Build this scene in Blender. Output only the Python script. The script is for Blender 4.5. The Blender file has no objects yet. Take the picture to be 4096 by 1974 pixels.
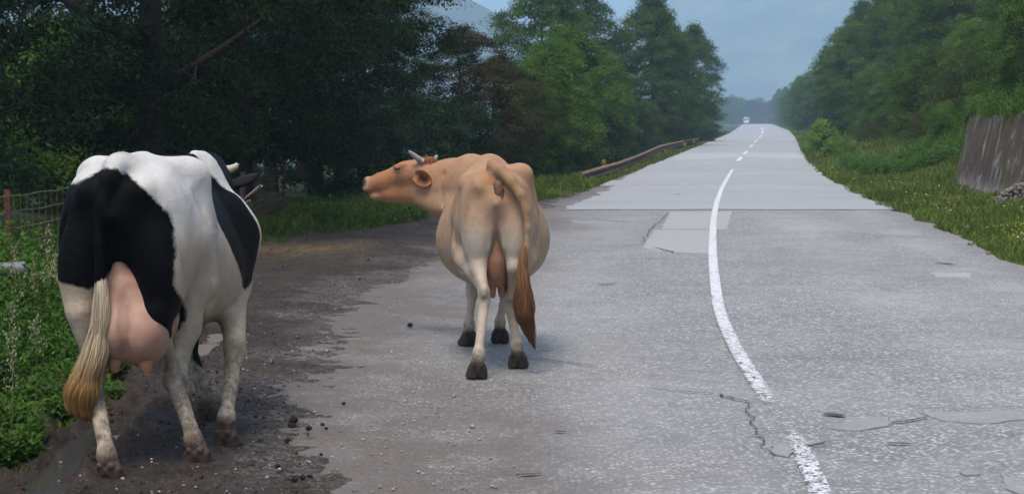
import bpy, math, random
import numpy as np
from mathutils import Vector, Matrix, Euler

rng = np.random.default_rng(7)
random.seed(7)
SC = bpy.context.scene
COL = SC.collection

# ------------------------------------------------------------------ camera
F, CU, CV, HC = 7000.0, 2048.0, 987.0, 1.6
TH = math.atan(507 / 7000)
cam_d = bpy.data.cameras.new('camera')
cam = bpy.data.objects.new('camera', cam_d)
COL.objects.link(cam)
cam.location = (0, 0, HC)
cam.rotation_euler = (math.radians(90) - TH, 0, 0)
cam_d.sensor_width = 36.0
cam_d.lens = F / 4096 * 36
cam_d.clip_start = 0.1
cam_d.clip_end = 20000
cam_d.dof.use_dof = True
cam_d.dof.focus_distance = 10.0
cam_d.dof.aperture_fstop = 9.0
SC.camera = cam

# ------------------------------------------------------------------ light
SUN_EL, SUN_AZ = math.radians(68), math.radians(200)     # azimuth clockwise from +Y
world = bpy.data.worlds.new('World')
SC.world = world
world.use_nodes = True
wn = world.node_tree
sky = wn.nodes.new('ShaderNodeTexSky')
sky.sky_type = 'NISHITA'
sky.sun_disc = False
sky.sun_elevation = SUN_EL
sky.sun_rotation = SUN_AZ
sky.air_density = 1.0
sky.dust_density = 4.0
sky.ozone_density = 1.2
wn.links.new(sky.outputs[0], wn.nodes['Background'].inputs[0])
wn.nodes['Background'].inputs[1].default_value = 0.10
sun_d = bpy.data.lights.new('sun', 'SUN')
sun_d.energy = 1.5
sun_d.angle = math.radians(22)
sun_d.color = (1.0, 0.93, 0.84)
sun = bpy.data.objects.new('sun', sun_d)
COL.objects.link(sun)
_sd = Vector((math.sin(SUN_AZ) * math.cos(SUN_EL), math.cos(SUN_AZ) * math.cos(SUN_EL), math.sin(SUN_EL)))
sun.rotation_euler = _sd.to_track_quat('Z', 'Y').to_euler()
vs = SC.view_settings
vs.view_transform = 'Standard'
vs.look = 'None'
vs.gamma = 1
vs.use_curve_mapping = False
vs.exposure = 1.1
SC.cycles.max_bounces = 6
SC.cycles.diffuse_bounces = 3
SC.cycles.glossy_bounces = 2
SC.cycles.transmission_bounces = 3
SC.cycles.transparent_max_bounces = 8
SC.cycles.volume_bounces = 4
SC.cycles.use_denoising = True

# ------------------------------------------------------------------ pixel helpers (photograph pixels -> places on the ground)
cT, sT = math.cos(TH), math.sin(TH)
def ray(u, v):
    a = (u - CU) / F; b = -(v - CV) / F
    return np.array([a, cT + b * sT, -sT + b * cT])
def gp(u, v, z=0.0):
    r = ray(u, v); t = (z - HC) / r[2]
    return np.array([0, 0, HC]) + r * t
def at(u, v, Y):
    r = ray(u, v)
    return np.array([0, 0, HC]) + r * (Y / r[1])

# ------------------------------------------------------------------ object helpers
def mesh_obj(name, verts, faces, mat=None, parent=None, smooth=False, attrs=None, mats=None, midx=None):
    me = bpy.data.meshes.new(name)
    set_mesh(me, verts, faces)
    if smooth:
        me.polygons.foreach_set('use_smooth', np.ones(len(me.polygons), bool))
    if mat: me.materials.append(mat)
    for m in (mats or []): me.materials.append(m)
    if midx is not None: me.polygons.foreach_set('material_index', np.asarray(midx, np.int32))
    for k, a in (attrs or {}).items(): add_attr(me, k, a)
    me.update()
    return link(name, me, parent)
def link(name, me, parent=None):
    o = bpy.data.objects.new(name, me)
    COL.objects.link(o)
    if parent: o.parent = parent
    return o
def set_mesh(me, verts, faces):
    """faces: ndarray (n,k) or list of ndarrays / tuples"""
    verts = np.asarray(verts, np.float32)
    if isinstance(faces, np.ndarray): faces = [faces]
    if len(faces) and not isinstance(faces[0], np.ndarray):
        me.from_pydata(verts.tolist(), [], faces); return
    me.vertices.add(len(verts)); me.vertices.foreach_set('co', verts.ravel())
    idx = np.concatenate([f.ravel() for f in faces]).astype(np.int32)
    tot = np.concatenate([np.full(len(f), f.shape[1]) for f in faces]).astype(np.int32)
    st = np.concatenate([[0], np.cumsum(tot)[:-1]]).astype(np.int32)
    me.loops.add(len(idx)); me.loops.foreach_set('vertex_index', idx)
    me.polygons.add(len(tot)); me.polygons.foreach_set('loop_start', st); me.polygons.foreach_set('loop_total', tot)
    me.update(calc_edges=True)
def add_attr(me, name, a):
    a = np.asarray(a, np.float32)
    if a.ndim == 1:
        at_ = me.attributes.new(name, 'FLOAT', 'POINT'); at_.data.foreach_set('value', a)
    else:
        c = np.ones((len(a), 4), np.float32); c[:, :3] = a[:, :3]
        at_ = me.attributes.new(name, 'FLOAT_COLOR', 'POINT'); at_.data.foreach_set('color', c.ravel())
def empty(name, loc=(0, 0, 0), rz=0.0):
    o = bpy.data.objects.new(name, None); COL.objects.link(o)
    o.location = loc; o.rotation_euler = (0, 0, rz); o.empty_display_size = 0.2
    return o
def tag(o, label=None, cat=None, group=None, kind=None):
    if label: o['label'] = label
    if cat: o['category'] = cat
    if group: o['group'] = group
    if kind: o['kind'] = kind
    return o

def box(c, s, R=None):
    v = np.array([[x, y, z] for x in (-1, 1) for y in (-1, 1) for z in (-1, 1)], float) * np.array(s) / 2
    if R is not None: v = v @ np.asarray(R).T
    v = v + np.array(c)
    f = [(0, 1, 3, 2), (4, 6, 7, 5), (0, 4, 5, 1), (2, 3, 7, 6), (0, 2, 6, 4), (1, 5, 7, 3)]
    return v, f
def tube(pts, rad, n=6, caps=True):
    pts = np.asarray(pts, float); rad = np.broadcast_to(np.asarray(rad, float), (len(pts),))
    T = np.gradient(pts, axis=0); T /= np.linalg.norm(T, axis=1)[:, None] + 1e-9
    ref = np.array([0.0, 0, 1]) if abs(T[:, 2]).mean() < 0.8 else np.array([1.0, 0, 0])
    A = np.cross(T, ref); A /= np.linalg.norm(A, axis=1)[:, None] + 1e-9
    B = np.cross(T, A)
    th = np.arange(n) * 2 * math.pi / n
    V = pts[:, None] + rad[:, None, None] * (np.cos(th)[None, :, None] * A[:, None] + np.sin(th)[None, :, None] * B[:, None])
    V = V.reshape(-1, 3); m = len(pts); f = []
    for i in range(m - 1):
        for j in range(n):
            k = (j + 1) % n
            f.append((i * n + j, i * n + k, (i + 1) * n + k, (i + 1) * n + j))
    if caps:
        f.append(tuple(range(n))); f.append(tuple((m - 1) * n + j for j in reversed(range(n))))
    return V, f
def merge(parts):
    V, Fc, o = [], [], 0
    for v, f in parts:
        V.append(v); Fc += [tuple(i + o for i in q) for q in f]; o += len(v)
    return np.concatenate(V), Fc

# ------------------------------------------------------------------ materials
def new_mat(name):
    m = bpy.data.materials.new(name); m.use_nodes = True
    nt = m.node_tree; b = nt.nodes['Principled BSDF']
    return m, nt, b
class N:
    """tiny node-graph helper"""
    def __init__(s, nt): s.nt = nt
    def n(s, t, **k):
        nd = s.nt.nodes.new(t)
        for a, v in k.items():
            if a.startswith('i_'): nd.inputs[int(a[2:])].default_value = v
            elif a == 'ins':
                for kk, vv in v.items(): nd.inputs[kk].default_value = vv
            else: setattr(nd, a, v)
        return nd
    def l(s, a, b): s.nt.links.new(a, b)
    def coord(s, scale=(1, 1, 1), kind='Object'):
        c = s.n('ShaderNodeTexCoord'); mp = s.n('ShaderNodeMapping'); mp.inputs['Scale'].default_value = scale
        s.l(c.outputs[kind], mp.inputs[0]); return mp.outputs[0]
    def noise(s, vec, scale, detail=4, rough=.55, dist=0, out='Fac'):
        t = s.n('ShaderNodeTexNoise'); t.inputs['Scale'].default_value = scale; t.inputs['Detail'].default_value = detail
        t.inputs['Roughness'].default_value = rough; t.inputs['Distortion'].default_value = dist
        s.l(vec, t.inputs['Vector']); return t.outputs[out]
    def vor(s, vec, scale, feature='F1', out='Distance', rnd=1.0):
        t = s.n('ShaderNodeTexVoronoi', feature=feature); t.inputs['Scale'].default_value = scale
        t.inputs['Randomness'].default_value = rnd
        s.l(vec, t.inputs['Vector']); return t.outputs[out]
    def ramp(s, fac, stops):
        r = s.n('ShaderNodeValToRGB'); e = r.color_ramp.elements
        while len(e) > 1: e.remove(e[-1])
        for i, (p, c) in enumerate(stops):
            el = e[0] if i == 0 else e.new(p)
            el.position = p; el.color = (*(c if isinstance(c, (tuple, list)) else (c, c, c)), 1)
        s.l(fac, r.inputs[0]); return r.outputs[0]
    def mix(s, fac, a, b, mode='MIX'):
        m = s.n('ShaderNodeMix', data_type='RGBA', blend_type=mode)
        for sock, v in ((m.inputs[0], fac), (m.inputs[6], a), (m.inputs[7], b)):
            if isinstance(v, (int, float)): sock.default_value = v
            elif isinstance(v, tuple): sock.default_value = (*v, 1)
            else: s.l(v, sock)
        return m.outputs[2]
    def math(s, op, a, b=0.0, clamp=False):
        m = s.n('ShaderNodeMath', operation=op, use_clamp=clamp)
        for sock, v in ((m.inputs[0], a), (m.inputs[1], b)):
            if isinstance(v, (int, float)): sock.default_value = v
            else: s.l(v, sock)
        return m.outputs[0]
    def attr(s, name, out='Fac'):
        return s.n('ShaderNodeAttribute', attribute_name=name).outputs[out]
    def bump(s, h, strength, dist, bsdf, normal=None):
        b = s.n('ShaderNodeBump'); b.inputs['Strength'].default_value = strength; b.inputs['Distance'].default_value = dist
        s.l(h, b.inputs['Height'])
        if normal is not None: s.l(normal, b.inputs['Normal'])
        if bsdf is not None: s.l(b.outputs[0], bsdf.inputs['Normal'])
        return b.outputs[0]

def mat_plain(name, col, col2=None, scale=8.0, rough=.7, bump=0.0, bscale=40.0, spec=.3, stretch=(1, 1, 1)):
    m, nt, b = new_mat(name); g = N(nt); v = g.coord(stretch)
    c2 = col2 or tuple(c * .6 for c in col)
    g.l(g.mix(g.ramp(g.noise(v, scale, 6, .6), [(.35, 0), (.65, 1)]), col, c2), b.inputs['Base Color'])
    b.inputs['Roughness'].default_value = rough; b.inputs['Specular IOR Level'].default_value = spec
    if bump: g.bump(g.noise(v, bscale, 5), bump, .01, b)
    return m

def mat_leaf(name, dark, light, trans=.35, objvar=.35):
    m, nt, b = new_mat(name); g = N(nt)
    r = g.attr('rnd')
    c = g.mix(r, dark, light)
    oi = g.n('ShaderNodeObjectInfo')
    f = g.math('ADD', g.math('MULTIPLY', oi.outputs['Random'], objvar), 1 - objvar / 2)
    hs = g.n('ShaderNodeHueSaturation'); hs.inputs['Hue'].default_value = .5
    g.l(c, hs.inputs['Color']); g.l(f, hs.inputs['Value'])
    b.inputs['Roughness'].default_value = .5; b.inputs['Specular IOR Level'].default_value = .08
    g.l(hs.outputs[0], b.inputs['Base Color'])
    tr = g.n('ShaderNodeBsdfTranslucent')
    g.l(g.mix(1.0, hs.outputs[0], (1.3, 1.5, .6), 'MULTIPLY'), tr.inputs[0])
    mx = g.n('ShaderNodeMixShader'); mx.inputs[0].default_value = trans
    g.l(b.outputs[0], mx.inputs[1]); g.l(tr.outputs[0], mx.inputs[2])
    g.l(mx.outputs[0], nt.nodes['Material Output'].inputs[0])
    return m

# value noise in numpy (for geometry)
_P = rng.permutation(256)
_P = np.concatenate([_P, _P, _P])
_G = rng.random(256) * 2 - 1
def vnoise(x, y, z=0.0):
    x, y, z = np.broadcast_arrays(np.asarray(x, float), np.asarray(y, float), np.asarray(z, float))
    xi, yi, zi = np.floor(x).astype(int), np.floor(y).astype(int), np.floor(z).astype(int)
    fx, fy, fz = x - xi, y - yi, z - zi
    fx, fy, fz = (t * t * (3 - 2 * t) for t in (fx, fy, fz))
    def h(a, b, c): return _G[_P[(_P[(_P[a & 255] + b) & 255] + c) & 255]]
    r = 0
    for dx in (0, 1):
        for dy in (0, 1):
            for dz in (0, 1):
                w = (fx if dx else 1 - fx) * (fy if dy else 1 - fy) * (fz if dz else 1 - fz)
                r = r + w * h(xi + dx, yi + dy, zi + dz)
    return r
def fbm(x, y, z=0.0, o=4):
    r, a = 0, 1.0
    for i in range(o):
        r = r + a * vnoise(np.asarray(x) * 2 ** i + 17.3 * i, np.asarray(y) * 2 ** i + 5.1 * i, np.asarray(z) * 2 ** i)
        a *= .5
    return r
def sstep(a, b, x):
    t = np.clip((x - a) / (b - a), 0, 1); return t * t * (3 - 2 * t)
# ------------------------------------------------------------------ where the road runs
def _edge(px, pre):
    P = [pre] + [tuple(gp(u, v)[:2]) for u, v in px]
    P = np.array([(p[0], p[1]) for p in P])
    ys = np.geomspace(2, 760, 900)
    xs = np.interp(ys, P[:, 1], P[:, 0])
    last = P[-1]; sl = (P[-1, 0] - P[-2, 0]) / (P[-1, 1] - P[-2, 1])
    xs = np.where(ys > last[1], last[0] + (ys - last[1]) * sl, xs)
    k = np.hanning(31); k /= k.sum()
    xp = np.concatenate([np.full(15, xs[0]), xs, xs[-1] + (xs[-1] - xs[-2]) * np.arange(1, 16)])
    xs2 = np.convolve(xp, k, 'valid')
    return ys, xs2
YE, XR_ = _edge([(4096, 1060), (3800, 925), (3560, 830), (3400, 760), (3290, 700), (3232, 645), (3200, 600), (3180, 550), (3155, 522), (3100, 502)], (4.6, 2.0))
_, XL_ = _edge([(1250, 1974), (1230, 1600), (1300, 1300), (1500, 1130), (1700, 1050), (1790, 990), (1960, 900), (2180, 822), (2330, 770), (2500, 700), (2700, 622), (2800, 582), (2920, 532), (2962, 503)], (-.6, 2.0))
_, XG_ = _edge([(0, 1930), (90, 1790), (390, 1640), (540, 1450), (700, 1180), (1010, 985), (1500, 930), (1740, 885), (1960, 850), (2180, 806), (2330, 765), (2500, 695), (2700, 618), (2800, 579), (2920, 530), (2962, 502)], (-2.9, 2.0))
def xr(y): return np.interp(y, YE, XR_) + np.where(np.asarray(y) > 760, (np.asarray(y) - 760) * .13, 0)
def xl(y): return np.interp(y, YE, XL_) + np.where(np.asarray(y) > 760, (np.asarray(y) - 760) * .13, 0)
def xg(y): return np.interp(y, YE, XG_) + np.where(np.asarray(y) > 760, (np.asarray(y) - 760) * .13, 0)

WY0, WY1 = 18.0, 42.5          # the concrete wall's run along the road
def wall_x(y): return xr(y) + 2.5 + 0.12 * np.clip((y - 34) / 8, 0, 1)
def height(x, y):
    x, y = np.broadcast_arrays(np.asarray(x, float), np.asarray(y, float))
    sr = x - xr(y); sg = x - xg(y)
    z = np.full(x.shape, -0.02)
    # right bank
    gentle = .14 * np.clip(sr - .6, 0, 2.2) + .42 * np.clip(sr - 2.8, 0, 1.6) + .62 * np.clip(sr - 4.4, 0, 15) + .25 * np.clip(sr - 19.4, 0, 60)
    wx = wall_x(y) - xr(y)
    wallz = .02 * np.clip(sr - .6, 0, 2.6) + np.where(sr > wx + .32, 1.62, 0) + .62 * np.clip(sr - wx - .5, 0, 15) + .25 * np.clip(sr - 19.4, 0, 60)
    w = sstep(WY1 + 1.6, WY1 - .1, y)
    z = z + gentle * (1 - w) + wallz * w
    z = z + np.where(sr > .5, np.clip(sr - .5, 0, 1.5) * .05 * fbm(x * .8, y * .8), 0)
    # left side: verge, then falling towards the valley
    d = np.clip(-sg, 0, None)
    z = z + .06 * sstep(0, 1.0, d) * sstep(45, 30, y) - .16 * sstep(.1, .9, d) * sstep(34, 48, y) + np.clip(d, 0, 2) * .03 * fbm(x, y)
    z = z - .22 * np.clip(d - 16, 0, 60) - .12 * np.clip(d - 76, 0, 300)
    return z

# ------------------------------------------------------------------ ground sheet
def m_ground():
    m, nt, b = new_mat('soil_and_turf'); g = N(nt); v = g.coord()
    n1 = g.noise(v, .9, 8, .65); n2 = g.noise(v, 14, 6, .7)
    c = g.mix(g.ramp(n1, [(.4, 0), (.6, 1)]), (.028, .045, .012), (.05, .045, .025))
    c = g.mix(g.ramp(n2, [(.35, 0), (.7, 1)]), c, (.035, .06, .014))
    g.l(c, b.inputs['Base Color']); b.inputs['Roughness'].default_value = .9
    g.bump(g.noise(v, 22, 6), .6, .05, b)
    return m
rows = np.concatenate([np.linspace(-6, 3, 6), np.geomspace(4, 60, 150), np.geomspace(61, 6500, 110)])
offs = np.concatenate([-np.geomspace(2500, 12, 40), np.linspace(-11.5, 11.5, 116), np.geomspace(12, 2500, 44)])
RY, OX = np.meshgrid(rows, offs, indexing='ij')
yc = np.clip(RY, 2, None)
GX = (xl(yc) + xr(yc)) / 2 + OX
# keep a column right at the wall's back so that the step there is clean
GZ = height(GX, yc) - np.where((GX > xg(yc) + .0) & (GX < xr(yc) - .3), .12, 0)
nr, nc = RY.shape
GV = np.stack([GX, RY, GZ], -1).reshape(-1, 3)
ii, jj = np.meshgrid(np.arange(nr - 1), np.arange(nc - 1), indexing='ij')
def gridfaces(nr, nc):
    ii, jj = np.meshgrid(np.arange(nr - 1), np.arange(nc - 1), indexing='ij')
    a = (ii * nc + jj).ravel()
    return np.stack([a, a + 1, a + nc + 1, a + nc], 1)
ground = mesh_obj('ground', GV, gridfaces(nr, nc), m_ground(), smooth=True)
tag(ground, kind='structure')

# ------------------------------------------------------------------ road
def m_road():
    """old exposed-aggregate asphalt"""
    m, nt, b = new_mat('coarse_asphalt'); g = N(nt); v = g.coord()
    big = g.noise(v, .55, 6, .6); mid = g.noise(v, 3.2, 6, .65)
    cell = g.vor(v, 40, out='Color'); dist = g.vor(v, 40)
    sep = g.n('ShaderNodeSeparateColor'); g.l(cell, sep.inputs[0])
    stone = g.ramp(sep.outputs[0], [(0, (.15, .148, .142)), (.3, (.25, .245, .233)), (.6, (.37, .36, .343)), (.8, (.48, .465, .44)), (1, (.62, .60, .56))])
    bind = g.ramp(mid, [(.3, (.11, .11, .112)), (.7, (.20, .20, .203))])
    edge = g.ramp(dist, [(.36, 1), (.62, 0)])
    lost = g.ramp(g.noise(v, 9, 5, .7), [(.3, 0), (.5, 1)])
    c = g.mix(g.math('MULTIPLY', edge, lost), bind, stone)
    c = g.mix(g.ramp(big, [(.35, .0), (.7, .38)]), c, (.42, .415, .405))
    c = g.mix(g.math('MULTIPLY', g.attr('track'), g.ramp(g.noise(v, .8, 4), [(.3, .05), (.7, .35)])), c, (.44, .435, .425))
    c = g.mix(g.ramp(g.noise(g.coord((1, .5, 1)), .33, 7, .75, .8), [(.5, 0), (.72, .42)]), c, (.17, .158, .148))
    # brown dirt dragged on from the muddy side
    dirt = g.math('MULTIPLY', g.attr('dirt'), g.ramp(g.noise(v, 2.2, 7, .7), [(.3, .35), (.6, 1)]), True)
    c = g.mix(g.math('MULTIPLY', dirt, .85), c, (.115, .088, .068))
    fine = g.ramp(g.noise(v, 1.3, 8, .7, 1.5), [(.52, 0), (.72, .5)])
    c = g.mix(fine, c, (.14, .135, .14))
    g.l(c, b.inputs['Base Color'])
    b.inputs['Roughness'].default_value = .62; b.inputs['Specular IOR Level'].default_value = .5
    h = g.math('ADD', g.math('MULTIPLY', edge, 1.0), g.math('MULTIPLY', g.noise(v, 6, 4), .8))
    g.bump(h, .7, .007, b)
    return m
def m_road_far():
    """newer, smoother and paler asphalt"""
    m, nt, b = new_mat('smooth_asphalt'); g = N(nt); v = g.coord((1, 1, 1))
    vs_ = g.coord((.5, 2.2, 1))
    c = g.ramp(g.noise(vs_, .22, 6, .6), [(.25, (.27, .27, .265)), (.5, (.325, .325, .32)), (.75, (.37, .37, .36))])
    c = g.mix(g.ramp(g.noise(v, 60, 3, .7), [(.3, 0), (.75, .35)]), c, (.27, .275, .29))
    c = g.mix(g.ramp(g.noise(vs_, .9, 7, .7), [(.55, 0), (.75, .4)]), c, (.28, .285, .30))
    g.l(c, b.inputs['Base Color']); b.inputs['Roughness'].default_value = .55
    b.inputs['Specular IOR Level'].default_value = .55
    g.bump(g.noise(v, 40, 4), .4, .005, b)
    return m
M_ROAD, M_ROADF = m_road(), m_road_far()
Y_SEAM = gp(2900, 838)[1]
def road_z(x, y):
    return .012 * fbm(np.asarray(x) * .5, np.asarray(y) * .35, 3.0, 2) * sstep(60, 30, y)
def ribbon(name, ya, yb, fl, fr, n, m, z0, mat, wob=0.0, bias=1.0, attr_dirt=False):
    ys = np.geomspace(ya, yb, n); t = np.linspace(0, 1, m)
    L = fl(ys) ; R = fr(ys)
    if wob:
        L = L + wob * fbm(ys * 2.3, 1.0, o=4) * np.clip(40 / ys, 0, 1); R = R + wob * fbm(ys * 1.1, 9.0, o=2) * np.clip(40 / ys, .3, 1)
    X = L[:, None] + (R - L)[:, None] * t[None]
    Y = np.repeat(ys[:, None], m, 1)
    Z = z0 + road_z(X, Y)
    at_ = None
    if attr_dirt:
        at_ = {'track': (np.exp(-((X - (xl(Y) * .72 + xr(Y) * .28)) / .45) ** 2) + np.exp(-((X - (xl(Y) * .30 + xr(Y) * .70)) / .45) ** 2) + np.exp(-((X - (xl(Y) * .10 + xr(Y) * .90)) / .4) ** 2)).ravel(), 'dirt': ((1.15 * sstep(1.6, -.1, X - xl(Y) + .5 * fbm(X * .9, Y * .5)) + .35 * sstep(4, .5, X - xl(Y))) + .45 * sstep(.8, 0, xr(Y) - X)).ravel()}
    return mesh_obj(name, np.stack([X, Y, Z], -1).reshape(-1, 3), gridfaces(n, m), mat, smooth=True, attrs=at_)
road = ribbon('road', 2.2, 62, lambda y: xl(y) - .9 * sstep(34, 29, y), xr, 480, 60, 0.0, M_ROAD, .13, attr_dirt=True)
tag(road, kind='structure')
road_far = ribbon('road', Y_SEAM, 760, lambda y: xl(y) + .5 * sstep(62, 33, y), lambda y: xr(y) - .12 * sstep(60, 33, y), 260, 24, 0.008, M_ROADF, .10)
tag(road_far, kind='structure')

# smoother patches and repairs lying on the old road
def m_patch(name, c1, c2):
    m, nt, b = new_mat(name); g = N(nt); v = g.coord()
    c = g.mix(g.ramp(g.noise(v, 5, 7, .7), [(.3, 0), (.7, 1)]), c1, c2)
    sp = g.vor(v, 95, out='Color'); sep = g.n('ShaderNodeSeparateColor'); g.l(sp, sep.inputs[0])
    c = g.mix(g.ramp(sep.outputs[0], [(.6, 0), (1, .55)]), c, (.36, .36, .37))
    g.l(c, b.inputs['Base Color']); b.inputs['Roughness'].default_value = .7
    g.bump(g.noise(v, 70, 4), .6, .006, b)
    return m
M_PATCH = m_patch('pale_repair', (.29, .29, .285), (.37, .368, .36))
M_PATCHD = m_patch('dark_repair', (.21, .21, .208), (.29, .288, .282))
def subdivide_poly(P, step=.05, jit=.012):
    out = []
    P = np.asarray(P)
    for i in range(len(P)):
        a, b = P[i], P[(i + 1) % len(P)]
        n = max(1, int(np.linalg.norm(b - a) / step))
        for k in range(n): out.append(a + (b - a) * k / n)
    out = np.array(out)
    out[:, :2] += jit * np.stack([fbm(out[:, 0] * 9, out[:, 1] * 9, 1), fbm(out[:, 0] * 9, out[:, 1] * 9, 7)], 1)
    return out
def flat_poly(name, px, mat, z, jit=.02, thick=.006):
    P = np.array([gp(u, v)[:2] for u, v in px])
    P = subdivide_poly(P, .06, jit)
    zz = z + road_z(P[:, 0], P[:, 1])
    n = len(P)
    c = P.mean(0)
    top = np.c_[P, zz]; bot = np.c_[c + (P - c) * 1.01, zz - thick]
    V = np.concatenate([top, bot])
    fc = [tuple(range(n))] + [(i, (i + n), (i + 1) % n + n, (i + 1) % n) for i in range(n)]
    me = bpy.data.meshes.new(name); me.from_pydata(V.tolist(), [], fc); me.materials.append(mat); me.update()
    o = link(name, me); tag(o, kind='structure'); return o
flat_poly('road_patch', [(2680, 846), (2930, 846), (2905, 915), (2650, 912)], M_PATCH, .006)
flat_poly('road_patch', [(2620, 918), (2870, 920), (2850, 1016), (2700, 1012), (2570, 990)], M_PATCH, .006)
flat_poly('road_patch', [(3340, 1700), (3440, 1672), (3560, 1668), (3545, 1700), (3440, 1718), (3340, 1716)], M_PATCHD, .008)
flat_poly('road_patch', [(3680, 1648), (4090, 1645), (4110, 1672), (3960, 1690), (3760, 1680)], M_PATCHD, .008)
flat_poly('road_patch', [(3110, 1770), (3290, 1765), (3180, 1800), (3160, 1825), (3070, 1810)], M_PATCHD, .009)
flat_poly('road_patch', [(3835, 1890), (3930, 1880), (3925, 1900), (3850, 1902)], M_PATCHD, .008)
flat_poly('road_patch', [(4010, 1900), (4120, 1930), (4120, 1990), (4040, 1960)], M_PATCHD, .008)
flat_poly('road_patch', [(3720, 1095), (3880, 1095), (3885, 1112), (3740, 1112)], M_PATCH, .007)
flat_poly('road_patch', [(2400, 612 + 0), (2400, 612)] * 0 + [(2280, 880), (2560, 878), (2540, 890), (2300, 893)], M_PATCHD, .007)

M_BAND = m_patch('worn_band', (.28, .28, .278), (.33, .33, .325))
M_BANDL = m_patch('pale_band', (.33, .33, .325), (.41, .41, .40))
flat_poly('road_patch', [(2450, 722), (2900, 716), (3310, 720), (3350, 742), (2900, 736), (2400, 744)], M_BAND, .013, .05, .004)
flat_poly('road_patch', [(2600, 660), (3050, 655), (3235, 660), (3260, 684), (2980, 672), (2560, 686)], M_BAND, .013, .06, .004)
flat_poly('road_patch', [(2720, 616), (3000, 612), (3200, 614), (3225, 636), (3000, 630), (2690, 640)], M_BANDL, .013, .07, .004)
flat_poly('road_patch', [(2840, 566), (3185, 562), (3190, 576), (2820, 582)], M_BAND, .013, .08, .004)

# cracks and small holes
M_CRACK = mat_plain('crack_dirt', (.055, .050, .046), (.085, .078, .07), 30, .95)
def crack(px, w=.012, name='road_crack'):
    P = np.array([gp(u, v)[:2] for u, v in px])
    D = np.concatenate([P[i] + (P[i + 1] - P[i]) * np.linspace(0, 1, 14, endpoint=False)[:, None] for i in range(len(P) - 1)] + [P[-1:]])
    D = D + .03 * np.stack([fbm(D[:, 0] * 6, D[:, 1] * 6, 2), fbm(D[:, 0] * 6, D[:, 1] * 6, 8)], 1)
    T = np.gradient(D, axis=0); T /= np.linalg.norm(T, axis=1)[:, None] + 1e-9
    Nn = np.stack([-T[:, 1], T[:, 0]], 1)
    t = np.linspace(0, 1, len(D)); ww = w * (np.sin(t * math.pi) ** .5) * (1 + .6 * fbm(t * 30, 3.0)) + .001
    A = D + Nn * ww[:, None]; B = D - Nn * ww[:, None] * .8
    V = np.concatenate([np.c_[A, .012 + road_z(A[:, 0], A[:, 1])], np.c_[B, .012 + road_z(B[:, 0], B[:, 1])]])
    n = len(D)
    fc = np.array([(i, i + 1, i + 1 + n, i + n) for i in range(n - 1)])
    o = mesh_obj(name, V, fc, M_CRACK); tag(o, kind='structure')
crack([(3295, 1655), (3330, 1660), (3370, 1672)], .028)
crack([(3540, 1700), (3640, 1685), (3720, 1668)], .010)
crack([(3160, 1805), (3200, 1786), (3300, 1780)], .006)
crack([(3550, 1773), (3620, 1775), (3670, 1778)], .014)
crack([(2210, 1725), (2275, 1730)], .014)
crack([(3745, 1052), (3790, 1056), (3820, 1060)], .035)
crack([(2360, 1138), (2420, 1142), (2470, 1136)], .016)
crack([(2270, 884), (2400, 882), (2540, 888)], .022)
crack([(2060, 1905), (2140, 1900)], .013)
crack([(2690, 776), (2730, 777)], .05)
crack([(3055, 628), (3095, 626)], .05)
crack([(2610, 990), (2700, 1014), (2850, 1018)], .014)
crack([(2560, 985), (2600, 920), (2680, 846)], .005)
crack([(3100, 1840), (3020, 1700), (2960, 1600)], .003)
crack([(2700, 838), (3100, 838.5), (3560, 838)], .010)
crack([(1900, 1450), (2150, 1440), (2400, 1470)], .008)
crack([(2600, 1560), (2860, 1580), (3000, 1620)], .008)

# painted line
def m_paint():
    m, nt, b = new_mat('worn_white_paint'); g = N(nt); v = g.coord()
    w = g.ramp(g.noise(v, 26, 7, .75), [(.40, 0), (.50, 1)])
    pits = g.ramp(g.vor(v, 62), [(.42, 1), (.62, 0)])
    base = g.mix(g.ramp(g.noise(v, 7, 4), [(.3, 0), (.8, .6)]), (.70, .715, .73), (.44, .45, .465))
    g.l(base, b.inputs['Base Color']); b.inputs['Roughness'].default_value = .6
    tr = g.n('ShaderNodeBsdfTransparent'); mx = g.n('ShaderNodeMixShader')
    wear = g.attr('wear')
    k = g.math('ADD', g.math('MULTIPLY', w, .9), g.math('MULTIPLY', pits, .45))
    k = g.math('SUBTRACT', g.math('ADD', k, .35), g.math('MULTIPLY', wear, 1.0))
    k = g.ramp(k, [(.35, 0), (.7, 1)])
    g.l(k, mx.inputs[0]); g.l(tr.outputs[0], mx.inputs[1]); g.l(b.outputs[0], mx.inputs[2])
    g.l(mx.outputs[0], nt.nodes['Material Output'].inputs[0])
    return m
M_PAINT = m_paint()
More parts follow.
